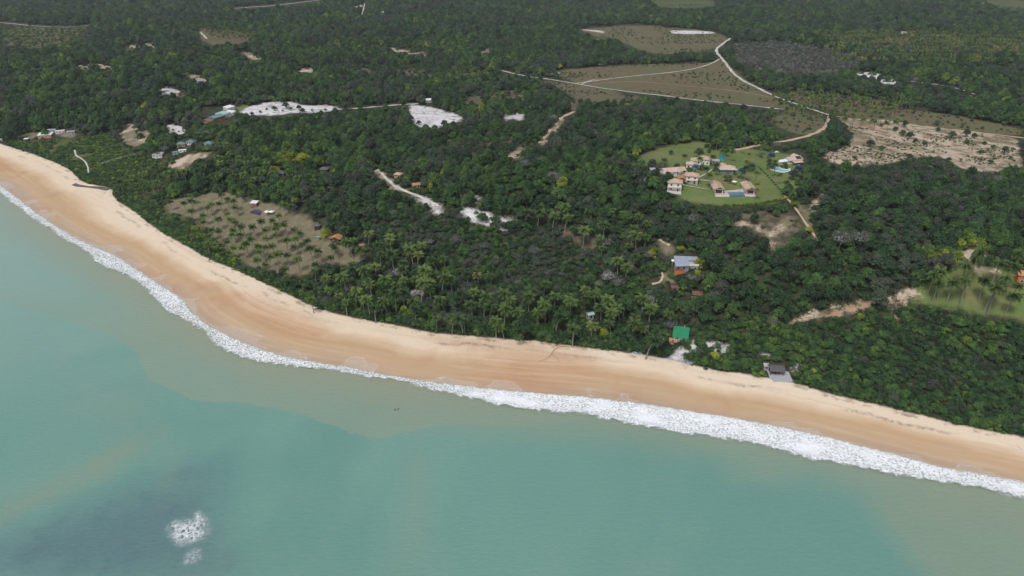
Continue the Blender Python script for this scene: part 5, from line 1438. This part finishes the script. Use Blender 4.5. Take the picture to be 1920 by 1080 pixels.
# inland forest, three distances
def tree_sel(a, b): return lambda v, px, py, X, Y: ((v == 0)) & (far(X, Y) > a) & (far(X, Y) <= b)
X, Y = jgrid(-700, 800, 150, 640, 4.3); scatter('broadleaf_tree', X, Y, 3., 6.6, .45, 1.2, ftint, sel=tree_sel(0, 560), hmul=(.65, 1.35))
X, Y = jgrid(-1000, 1000, 200, 1000, 4.6); scatter('broadleaf_tree', X, Y, 3., 6.6, .55, 1.45, ftint, sel=tree_sel(560, 950), hmul=(.65, 1.35))
X, Y = jgrid(-1700, 1700, 500, 1750, 6.2); scatter('broadleaf_tree', X, Y, 3., 6.6, .7, 1.8, ftint, sel=tree_sel(950, 1600), hmul=(.65, 1.3))
X, Y = jgrid(-2400, 2400, 900, 2700, 8.5); scatter('broadleaf_tree', X, Y, 3., 6.6, 1., 1.9, ftint, sel=tree_sel(1600, 2700), hmul=(.75, 1.15))
X, Y = jgrid(-900, 1400, 250, 1700, 4.6); scatter('broadleaf_tree', X, Y, 3., 6.6, .4, .9, lambda X, Y: ftint(X, Y) + .05, sel=lambda v, px, py, X, Y: (v == 8) & (vnoise(X, Y, 14, 62) > np.where((px > 1450) & (py < 115), .66, .42)), hmul=(.7, 1.))
X, Y = jgrid(-700, 800, 150, 640, 4.0); scatter('bush', X, Y, 1.8, 2.7, .6, 1.3, ftint, sel=tree_sel(0, 560), hmul=(.7, 1.2))
# bushes straggling into the open patches
X, Y = jgrid(-700, 900, 150, 1000, 3.0); scatter('bush', X, Y, 1.8, 2.7, .4, .9, .4, low=True, sel=lambda v, px, py, X, Y: (look(OPEN, px, py) == 1), hmul=(.6, 1.1))
# grey leafless crowns mixed in
X, Y = jgrid(-900, 900, 150, 1100, 14); scatter('bare_tree', X, Y, 2.6, 5.6, .6, 1.4, .45, sel=lambda v, px, py, X, Y: (v < 4) & (vnoise(X, Y, 70, 31) + .5 * vnoise(X, Y, 20, 32) > .66), tvar=.25)
X, Y = jgrid(150, 800, 700, 1500, 6.0); scatter('bare_tree', X, Y, 2.6, 5., .5, 1.0, .3, low=True, sel=lambda v, px, py, X, Y: (v == 6), tvar=.2)
X, Y = jgrid(150, 800, 700, 1500, 5.5); scatter('bush', X, Y, 1.8, 2.7, .6, 1.1, .05, low=True, sel=lambda v, px, py, X, Y: (v == 6), tvar=.1)
# bluff thicket and coastal scrub
X, Y = jgrid(-150, 500, 120, 420, 2.0); scatter('bush', X, Y, 1.8, 2.7, .4, 1.25, lambda X, Y: np.where(vnoise(X, Y, 22, 73) + .8 * vnoise(X, Y, 4, 74) > 1.2, .04, .26 + .26 * vnoise(X, Y, 25, 23) + .24 * (vnoise(X, Y, 7, 24) - .5)), sel=lambda v, px, py, X, Y: v == 1, hmul=(.8, 1.3))
X, Y = jgrid(-300, 300, 180, 520, 2.3); scatter('bush', X, Y, 1.8, 2.7, .5, 1.2, lambda X, Y: np.where(vnoise(X, Y, 26, 71) + .8 * vnoise(X, Y, 4, 72) > 1.14, .03, .17 + .36 * vnoise(X, Y, 22, 25)), sel=lambda v, px, py, X, Y: ((v == 2) | (v == 3)), hmul=(.8, 1.4))
X, Y = jgrid(-300, 300, 180, 520, 7.5); scatter('broadleaf_tree', X, Y, 3., 6.6, .5, .9, ftint, sel=lambda v, px, py, X, Y: (v == 2) | ((v == 3) & (vnoise(X, Y, 20, 41) > .55)), hmul=(.5, .85))
X, Y = jgrid(-700, 0, 200, 700, 2.0); scatter('bush', X, Y, 1.8, 2.7, .45, .9, lambda X, Y: .44 + .3 * vnoise(X, Y, 25, 26) + .12 * (vnoise(X, Y, 6, 27) - .5), low=True, sel=lambda v, px, py, X, Y: (v == 4) & (vnoise(X, Y, 40, 28) + vnoise(X, Y, 9, 29) > .5), hmul=(.5, .9), dvmin=.3)
# the plant front along the whole beach
p = resample(VEG, 1.1); p = p[(p[:, 1] < 700) & (p[:, 0] < 420)]
for inn, s0, s1 in ((.9, .3, .55), (2.2, .45, .8), (4., .6, 1.0)):
    q = p + rng.normal(0, .7, p.shape); tn = np.gradient(p, axis=0); tn /= np.linalg.norm(tn, axis=1)[:, None]
    nn = np.stack([-tn[:, 1], tn[:, 0]], -1)
    if not inside(p[600:601, 0] + nn[600, 0] * 5, p[600:601, 1] + nn[600, 1] * 5, VLAND)[0]: nn = -nn
    q = q + nn * (inn - 1.6 + 3.4 * vnoise(p[:, 0], p[:, 1], 9, 91) ** 1.3 + 1.2 * vnoise(p[:, 0], p[:, 1], 3, 92))[:, None]
    scatter('bush', q[:, 0], q[:, 1], 1.8, 2.7, s0, s1, .46, low=True, hmul=(.7, 1.1), dvmin=-1.8)
X, Y = jgrid(150, 700, 350, 900, 2.6); scatter('bush', X, Y, 1.8, 2.7, .18, .5, .4, low=True, sel=lambda v, px, py, X, Y: (v == 7) & (vnoise(X, Y, 24, 81) + .6 * vnoise(X, Y, 7, 82) + .3 * rng.random(X.shape) > 1.08), hmul=(.4, .8))
# shrubs in the heath, dots in the tan field, under the palms
X, Y = jgrid(-200, 1100, 350, 1500, 5.5); scatter('bush', X, Y, 1.8, 2.7, .35, .9, .34, low=True, sel=lambda v, px, py, X, Y: (v == 5) & (vnoise(X, Y, 40, 33) * .75 + rng.random(X.shape) * .5 > .74), hmul=(.5, 1.))
X, Y = jgrid(-900, 900, 200, 1500, 9); scatter('bush', X, Y, 1.8, 2.7, .6, 1.2, .4, sel=lambda v, px, py, X, Y: (v == 0))
for poly, gap in P_PALM:
    wp = np.array(world_pts(poly)); lo, hi = wp.min(0), wp.max(0)
    X, Y = jgrid(lo[0], hi[0], lo[1], hi[1], gap)
    m = inside(X, Y, [tuple(q) for q in wp]); X, Y = X[m], Y[m]
    d = far(X, Y)
    near = gap > 10 and poly[0][1] > 400
    scatter('coconut_palm', X, Y, 3., 9., 1. if near else .75, 1.3 if near else 1.1, .36, low=True, hmul=(.7, .95) if near else (.7, 1.1), tvar=.14)
# palms, field trees and yard trees seen one by one: crown points traced from the photo
def place(kind, pts, hc, smin=.85, smax=1.1, tint=.4, hv=(.9, 1.12), tvar=.14, own=True):
    pts = np.array(pts, float); n = len(pts)
    s = rng.uniform(smin, smax, n); hv_ = rng.uniform(*hv, n)
    up = hc * s * hv_
    X = np.zeros(n); Y = np.zeros(n)
    for i in range(n):
        X[i], Y[i], _ = at1(pts[i, 0], pts[i, 1], up[i])
    Z = ground(X, Y); px, py, dep = project(X, Y, Z)
    plants.append((kind, X, Y, Z, s, hv_, np.clip(tint + rng.normal(0, tvar, n), 0, 1), dep - (1000 if own else 0), px, py))   # always an object of its own
zc = lambda L, ox, oy, k: [(ox + a / k, oy + b / k) for a, b in L]
PALM_CLEAR = zc([(85,175),(205,185),(270,115),(275,165),(322,180),(265,245),(390,225),(430,205),(515,110),(525,190),(372,290),(370,350),(497,325),(560,285),(595,325),(635,350),(455,420),(510,420),(595,455),(632,415),(690,440),(715,385),(780,490),(812,395),(565,510),(720,565),(740,535),(620,570),(905,415),(865,345),(932,335),(1005,365),(985,405),(1070,370),(1000,455),(930,485),(1080,505),(1165,415),(1220,445),(1155,495),(1215,540),(1260,510),(920,555),(975,555),(850,545),(1115,560),(870,605),(930,640),(1000,625),(1090,630),(1185,665),(1290,570),(1375,580),(1455,545),(1520,570),(1620,530),(1695,580),(835,670),(897,715),(1055,750),(1125,820),(1210,860),(1325,770),(1470,650),(1320,700),(1450,920),(1550,960),(1670,930),(1545,840),(1590,790),(1720,750),(1660,720),(1800,880),(1770,1010),(1300,1010),(1130,205),(1060,200),(660,215),(620,170),(690,110),(940,40),(1040,85),(1020,290),(580,150),(1500,300),(1560,400),(1590,1045),(1820,740),(1880,620),(405,535),(480,530),(145,310),(250,420)], 300, 340, 4.571)
PALM_FRONT = zc([(15,210),(55,280),(95,320),(20,470),(70,430),(105,430),(190,420),(235,290),(285,340),(400,330),(375,420),(265,470),(75,550),(165,520),(150,600),(185,650),(250,600),(300,570),(345,560),(390,610),(410,655),(320,520),(440,520),(495,510),(560,470),(620,490),(585,600),(465,440),(535,380),(735,630),(680,690),(835,630),(915,660),(955,610),(1010,670),(1055,580),(1110,680),(870,720),(915,745),(1210,690),(1290,600),(1370,580),(1435,570),(1305,770),(1410,750),(1510,670),(1590,630),(1500,600),(1740,660),(1700,600),(1640,730),(1725,820),(1605,420),(1645,360),(1560,380),(1665,240),(1480,180),(1250,80),(1105,110),(1030,100),(1190,130),(1260,140),(1365,210),(940,560),(1150,620),(1080,540),(700,560),(850,570)], 640, 360, 3)
PALM_ESTATE = zc([(560,230),(340,270),(780,130),(850,230),(880,80),(960,180),(1030,190),(1130,120),(1170,280),(1250,70),(1330,110),(1310,150),(1390,170),(1450,280),(1470,310),(1550,490),(1270,570),(1500,420),(1280,390),(1170,350),(830,430),(770,350),(870,320),(740,260),(1640,620)], 1180, 250, 5.333)
PALM_LAWN = zc([(330,520),(380,640),(470,520),(560,620),(740,600),(940,600),(1050,640),(1095,660),(1120,550),(1295,440),(1270,760),(1320,640),(1330,280),(1100,400),(820,350),(735,410)], 1700, 430, 6.355)
place('coconut_palm', PALM_CLEAR, 7.4, .8, 1.02, .36, (.85, 1.02))
place('coconut_palm', PALM_FRONT, 7.6, 1.15, 1.5, .36, (.78, .95))
place('coconut_palm', [(818,607),(847,614),(870,613)], 4.2, .7, .8, .6)
place('coconut_palm', PALM_ESTATE, 7., .7, 1., .4)
place('coconut_palm', PALM_LAWN, 7.8, 1.0, 1.35, .34, (1., 1.35))
place('coconut_palm', [(1834, 470)], 7.8, 1.2, 1.2, .3, (2.0, 2.0))
place('coconut_palm', [(897, 517)], 7., 1, 1, .97, tvar=.01)
place('fan_palm', [(1497,318),(1391,322),(1304,315),(1446,293),(1410,312)], 3., .8, 1.25, .5)
place('broadleaf_tree', zc([(915,710),(1060,795),(1200,720),(1240,740),(1255,690),(1280,755),(1362,800),(1435,680),(1440,720),(1520,750),(1600,740),(1645,755),(1815,840),(870,825),(1280,870),(1310,785),(1905,800)], 1280, 0, 3), 4.5, .6, .95, .2, (.8, 1.))
place('bush', zc([(1120,700),(1700,800),(1750,820),(1680,850),(1735,900),(1680,890),(1860,835),(1500,890),(1120,820),(970,880),(880,770),(1600,790)], 1280, 0, 3), 2., .8, 1.3, .3)
place('broadleaf_tree', [(514,201),(535,195),(560,199),(567,207),(472,211),(602,211),(628,206),(798,236),(815,238),(785,228),(833,231),(777,237),(850,230),(905,402),(930,412),(945,420)], 4.5, .6, 1.05, .3, (.75, .95))
place('bush', [(530,207),(545,203),(585,206),(500,204),(488,209),(610,205),(792,240),(806,241),(893,398),(905,408),(922,408),(955,426),(925,418),(1290,650),(1315,646),(1335,652),(1345,648),(1300,660),(1285,664)], 1.6, .5, .95, .35)
for t in [((1195, 312), 1.7), ((1255, 325), 1.2)]: place('broadleaf_tree', [t[0]], 6., t[1], t[1], .19, (1., 1.), .01)

place('broadleaf_tree', zc([(20,330),(120,300),(150,380),(260,380),(390,400),(200,430),(300,470),(330,520),(60,430),(230,300),(480,330),(600,350),(720,330),(860,350),(1240,330),(1210,300),(1420,300),(1560,300),(1640,400),(1600,530),(1580,560),(1690,470),(1380,130),(1560,150),(960,170),(800,170),(1080,110),(700,180),(420,180),(1740,420)], 1180, 250, 5.333), 4.2, .45, .95, .3, (.7, .95))
place('bush', zc([(1480,290),(1520,330),(1440,330),(1400,270),(1570,345),(1650,620),(1690,600),(1610,640),(1320,230),(1200,200),(1000,470),(960,430),(1010,430),(970,460),(1015,460),(1060,400),(1280,490),(1700,560),(650,410),(560,490)], 1180, 250, 5.333), 1.6, .4, .8, .45)
rows = [(x + rng.normal(0, 1.2) + (j % 2) * 4, 60 + j * 7.2 + x * .004 - 6 + rng.normal(0, .8)) for j in range(8) for x in np.arange(1530 + 6 * j, 1925, 10.5) if rng.random() < .85]
place('coconut_palm', rows, 7., 1.15, 1.5, .62, own=False)
rows = [(x + rng.normal(0, 1.5), 170 + j * 8 + (x - 1450) * .09 + rng.normal(0, 1)) for j in range(6) for x in np.arange(1450, 1700, 12) if rng.random() < .6]
place('coconut_palm', rows, 7., .8, 1.1, .5, own=False)
rows = [(x + rng.normal(0, 1.5), 48 + j * 6.5 + rng.normal(0, .8)) for j in range(8) for x in np.arange(4, 190, 8.5) if rng.random() < .75]
place('coconut_palm', rows, 7., .7, 1.0, .25, own=False)
# gather
INST = {k: [] for k in SPEC}
ONE = {k: [] for k in SPEC}
for kind in SPEC:
    rows = []
    for (k, X, Y, Z, s, h, T, dep, px, py) in plants:
        if k == kind:
            f = (px > -10) & (px < 1930) & (py > -10) & (py < 1085)
            rows.append(np.stack([X, Y, Z, s, h, T, np.where(f, dep / s, 1e9)], 1))
    if not rows: continue
    A = np.concatenate(rows); A = A[np.argsort(A[:, 6])]
    ncut = {'broadleaf_tree': 298, 'bush': 298, 'coconut_palm': 298, 'bare_tree': 120, 'fan_palm': 50}[kind]
    ONE[kind], INST[kind] = A[:ncut], A[ncut:]
LABELS = {'broadleaf_tree': ('dense green broadleaf tree rising among lower bushes behind the beach', 'tree', 'broadleaf trees behind the beach'),
          'bush': ('low rounded dark green bush in the thicket on the bluff above the beach', 'bush', 'bushes of the coastal thicket'),
          'bare_tree': ('grey leafless tree among the green forest crowns', 'tree', 'grey leafless trees in the forest'),
          'coconut_palm': ('coconut palm with drooping green fronds and pale slender trunk', 'palm tree', 'coconut palms near the beach'),
          'fan_palm': ('silver-blue fan palm on the estate lawn', 'palm tree', 'silver fan palms on the estate lawn')}
def individual(kind, x, y, z, s, h, tint, label=None, cat=None, group=None, var=None, rot=None, sx=1.):
    v = SPEC[kind][random.randrange(len(SPEC[kind])) if var is None else var]
    e = bpy.data.objects.new(kind, None)
    e.location = (x, y, z); e.rotation_euler = (0, 0, random.uniform(0, 6.28) if rot is None else rot); e.scale = (s * sx, s * sx, s * h)
    L = LABELS[kind]
    e['label'] = label or L[0]; e['category'] = cat or L[1]
    if label is None: e['group'] = L[2]
    elif group: e['group'] = group
    COL.objects.link(e)
    for nm, me in (('trunk', v[0]), ('crown', v[1])):
        o = bpy.data.objects.new(nm, me); o.parent = e; o['tint'] = float(tint); COL.objects.link(o)
    return e
for kind in SPEC:
    for row in ONE[kind]:
        x, y, z, s, h, T, _ = (float(q) for q in row)
        lab = grp = None
        px, py, _d = (float(q) for q in project(x, y, z))
        if kind == 'coconut_palm':
            if 300 < px < 720 and 350 < py < 520: lab, grp = 'coconut palm standing in the dry grass clearing behind the beach', 'coconut palms in the dry clearing'
            elif px > 1700 and py > 420: lab, grp = 'tall leaning coconut palm on the green lawn above the bluff', 'coconut palms on the bluff lawn'
            elif px > 1180 and py < 400: lab, grp = 'coconut palm in the hilltop estate garden', 'coconut palms of the hilltop estate'
            else: lab, grp = 'coconut palm rising from the green thicket behind the beach', 'coconut palms in the beach thicket'
        if kind == 'broadleaf_tree' and px > 1500 and 190 < py < 340: lab, grp = 'small dark tree standing in the tan sandy field', 'trees in the tan field'
        if kind == 'broadleaf_tree' and 1180 < px < 1520 and 255 < py < 385: lab, grp = 'small dark green garden tree beside the estate houses and lawn', 'garden trees of the hilltop estate'
        if kind == 'broadleaf_tree' and (460 < px < 660 and 180 < py < 222 or 770 < px < 960 and 210 < py < 425): lab, grp = 'small dark tree standing alone on white sand', 'trees on the white sand'
        if kind == 'broadleaf_tree' and T < .25 and s > 1.6 and px > 1150 and py < 345 and px < 1230: lab, grp = 'large dark umbrella shaped tree at the estate lawn\'s left edge', None
        if kind == 'bush':
            if px > 1500 and 190 < py < 345: lab, grp = 'low bush in the tan sandy field', 'bushes in the tan field'
            elif 1180 < px < 1520 and 255 < py < 400: lab, grp = 'small rounded garden bush on the hilltop estate lawn', 'bushes of the hilltop estate'
            elif 460 < px < 660 and 180 < py < 222 or 770 < px < 1000 and 220 < py < 440: lab, grp = 'low dark bush standing on a white sand patch', 'bushes on the white sand'
            elif px > 1270 and 635 < py < 670: lab, grp = 'low dark bush on the white sand right of the green roof', 'bushes on the sand by the green roof'
            elif float(seg_dist(np.array([x]), np.array([y]), VEG)[0]) < 9: lab, grp = 'low green bush at the plant line where the sand begins', 'bushes at the edge of the sand'
            elif px < 1180: lab, grp = 'low green bush under the coconut palms behind the beach', 'bushes under the beach palms'
        individual(kind, x, y, z, s, h, T, lab, None, grp)
# trees with a look of their own
SPECIAL = [((1272,521), 'broadleaf_tree', .7, .45, 'green tree below the left part of the orange terrace wall', 2.5), ((1284,522), 'bush', 1.9, .4, 'dark green bush at the foot of the orange walled house', 1.5), ((1298,514), 'broadleaf_tree', .9, .5, 'green tree in front of the hillside house\'s right half', 2.5), ((1259,516), 'bush', 1.1, .5, 'green bush at the left corner of the orange walled house', 1.5),
 ((1313,488), 'broadleaf_tree', .85, .97, 'yellow-green tree touching the right corner of the blue-grey roof', 4.2),
 ((1308,509), 'broadleaf_tree', .85, .97, 'yellow-green tree below the white terrace of the hillside house', 4.2),
 ((1133,612), 'broadleaf_tree', .72, 1.0, 'narrow lime-yellow tree at the beach front', 5.),
 ((1340,668), 'bush', 1.5, .95, 'lime-yellow bush on the beach front between green bushes', 2.),
 ((1358,688), 'bush', 1.35, .62, 'round green bush sitting out on the sand edge', 1.6),
 ((1418,701), 'bush', .8, .6, 'small round green bush left of the thatched pavilion', 1.2), ((1429,700), 'bush', .85, .6, 'small round green bush beside the thatched pavilion', 1.2),
 ((980,620), 'broadleaf_tree', 1.5, .42, 'broad rounded green tree overhanging the sand', 4.), ((1020,628), 'broadleaf_tree', 1.05, .4, 'rounded green tree at the sand edge right of the broad one', 3.),
 ((480,512), 'bush', 1.5, .8, 'bright green bush on the sand edge below the clearing', 1.8), ((440,482), 'broadleaf_tree', .6, .85, 'yellow-green tree in the coastal scrub below the clearing', 3.),
 ((545,300), 'broadleaf_tree', 1.62, 1.00, 'lime green spreading tree above the left pyramid roof', 5.), ((568,299), 'broadleaf_tree', 1.82, 0.99, 'lime green spreading tree between the two pyramid roofs', 5.), ((516,307), 'broadleaf_tree', 1.49, 0.93, 'yellow-green tree left of the left pyramid roof', 5.), ((515,315), 'broadleaf_tree', 1.08, 0.97, 'small yellow-green tree touching the left pyramid roof', 4.), ((630,320), 'broadleaf_tree', 1.08, 0.97, 'yellow-green tree right of the right pyramid roof', 4.), ((597,300), 'broadleaf_tree', 1.22, 0.87, 'fresh green tree behind the right pyramid roof', 4.),
 ((610,432), 'broadleaf_tree', .95, .88, 'yellow-green tree beside the conical thatched hut', 4.2), ((1490,378), 'broadleaf_tree', .7, .95, 'yellow tree by the path below the estate', 3.), ((1518,425), 'broadleaf_tree', .6, .95, 'yellow tree beside the lower footpath', 3.),
 ((1577,450), 'bare_tree', 2.0, .3, 'large grey bare crowned tree in the dark forest', 5.), ((1612,448), 'bare_tree', 1.7, .6, 'pale grey bare tree right of the large grey crown', 5.), ((880,233), 'bare_tree', 1.9, .5, 'grey bare tree at the right tip of the large white sand patch', 4.),
 ((1222,470), 'broadleaf_tree', .7, .92, 'yellow-green tree left of the hillside house', 4.), ((1226,458), 'broadleaf_tree', .65, .9, 'yellow-green tree by the upper driveway of the hillside house', 4.), ((1278,463), 'bush', 1.2, .9, 'bright green bush behind the blue-grey roof', 2.), ((740,468), 'broadleaf_tree', .7, .9, 'yellow-green tree among the palms right of the clearing', 4.)]
for (px, py), kind, s, T, lab, up in SPECIAL:
    x, y, z = at1(px, py, up)
    individual(kind, x, y, z, s, 1.15 if kind == 'bare_tree' else .85, T * (.4 if kind == 'bare_tree' else 1), lab, 'bush' if kind == 'bush' else 'tree')
# bright green masses that read as rows of trees on the right
for pts, up in (([(1800,450),(1822,446),(1845,442),(1868,438),(1885,434),(1790,455),(1835,450),(1860,446)], 4), ([(1745,462),(1765,460),(1780,468),(1798,474),(1770,474),(1752,472),(1785,482)], 4)):
    for px, py in pts:
        x, y, z = at1(px, py, up); individual('broadleaf_tree', x, y, z, random.uniform(.85, 1.15), .8, random.uniform(.66, .8), 'fresh green tree in the bright row above the bluff lawn', 'tree', 'bright green trees above the bluff lawn')
# clipped shrubs along the estate path and lawn edge
for px, py in zip(np.linspace(1417, 1476, 17), np.interp(np.linspace(1417, 1476, 17), [1417, 1436, 1452, 1476], [309, 327, 345, 372])):
    x, y, z = at1(px, py); individual('bush', x, y, z, random.uniform(.35, .5), .6, .25, 'small clipped shrub in the row along the estate garden path', 'shrub', 'clipped shrubs along the garden path')
for px, py in zip(np.linspace(1360, 1478, 30), 386 - 14 * np.linspace(0, 1, 30) ** 2):
    x, y, z = at1(px, py); individual('bush', x, y, z, random.uniform(.5, .7), .6, .8, 'bright green hedge shrub along the estate lawn\'s lower edge', 'shrub', 'hedge shrubs at the lawn\'s lower edge')

# ---- the rest of each kind: one object per kind, instanced on points
def mass(name, kind, A):
    n = len(A)
    if n == 0: return
    src = bpy.data.collections.new(kind + "_kinds")
    for t in SPEC[kind]:
        o = bpy.data.objects.new(kind + "_kind", t[2]); src.objects.link(o)
    me = bpy.data.meshes.new(name); me.vertices.add(n)
    me.vertices.foreach_set("co", A[:, :3].astype(np.float32).ravel())
    for nm, arr in (('tint', A[:, 5]), ('turn', rng.uniform(0, 6.283, n)), ('wide', A[:, 3]), ('tall', A[:, 3] * A[:, 4])):
        a = me.attributes.new(nm, 'FLOAT', 'POINT'); a.data.foreach_set("value", arr.astype(np.float32))
    a = me.attributes.new('pick', 'INT', 'POINT'); a.data.foreach_set("value", rng.integers(0, len(SPEC[kind]), n).astype(np.int32))
    o = link(name, me, kind='stuff')
    ng = bpy.data.node_groups.new(name, 'GeometryNodeTree')
    ng.interface.new_socket("Geometry", in_out='INPUT', socket_type='NodeSocketGeometry')
    ng.interface.new_socket("Geometry", in_out='OUTPUT', socket_type='NodeSocketGeometry')
    N = ng.nodes.new; L = ng.links.new
    gi, go = N('NodeGroupInput'), N('NodeGroupOutput')
    iop = N('GeometryNodeInstanceOnPoints'); ci = N('GeometryNodeCollectionInfo')
    ci.inputs['Collection'].default_value = src; ci.inputs['Separate Children'].default_value = True; ci.inputs['Reset Children'].default_value = True
    def na(nm, typ):
        q = N('GeometryNodeInputNamedAttribute'); q.data_type = typ; q.inputs['Name'].default_value = nm
        return q.outputs['Attribute']
    mp = N('GeometryNodeMeshToPoints')
    L(gi.outputs[0], mp.inputs['Mesh']); L(mp.outputs[0], iop.inputs['Points'])
    L(ci.outputs[0], iop.inputs['Instance']); iop.inputs['Pick Instance'].default_value = True
    L(na('pick', 'INT'), iop.inputs['Instance Index'])
    cr_, cs_ = N('ShaderNodeCombineXYZ'), N('ShaderNodeCombineXYZ')
    L(na('turn', 'FLOAT'), cr_.inputs[2])
    er = N('FunctionNodeEulerToRotation'); L(cr_.outputs[0], er.inputs[0]); L(er.outputs[0], iop.inputs['Rotation'])
    wv = na('wide', 'FLOAT'); L(wv, cs_.inputs[0]); L(wv, cs_.inputs[1]); L(na('tall', 'FLOAT'), cs_.inputs[2]); L(cs_.outputs[0], iop.inputs['Scale'])
    L(iop.outputs[0], go.inputs[0])
    md = o.modifiers.new("plants", 'NODES'); md.node_group = ng
for nm, kind in (("forest", "broadleaf_tree"), ("undergrowth", "bush"), ("leafless_woods", "bare_tree"), ("palm_forest", "coconut_palm")):
    mass(nm, kind, np.asarray(INST[kind]))
print("PLANTS", {k: (len(ONE[k]), len(INST[k])) for k in SPEC})

# ------------------------------------------------------------------ thin sea air
def haze_box():
    m = bpy.data.materials.new("haze"); m.use_nodes = True
    t = m.node_tree; t.nodes.clear()
    v = t.nodes.new("ShaderNodeVolumePrincipled"); o = t.nodes.new("ShaderNodeOutputMaterial")
    v.inputs['Color'].default_value = (.86, .92, 1., 1)
    v.inputs['Density'].default_value = HAZE
    v.inputs['Anisotropy'].default_value = .2
    t.links.new(v.outputs[0], o.inputs['Volume'])
    MB().box(-15800, 15800, -9800, 16800, -6, 166).build("haze", m, kind='stuff')
haze_box()
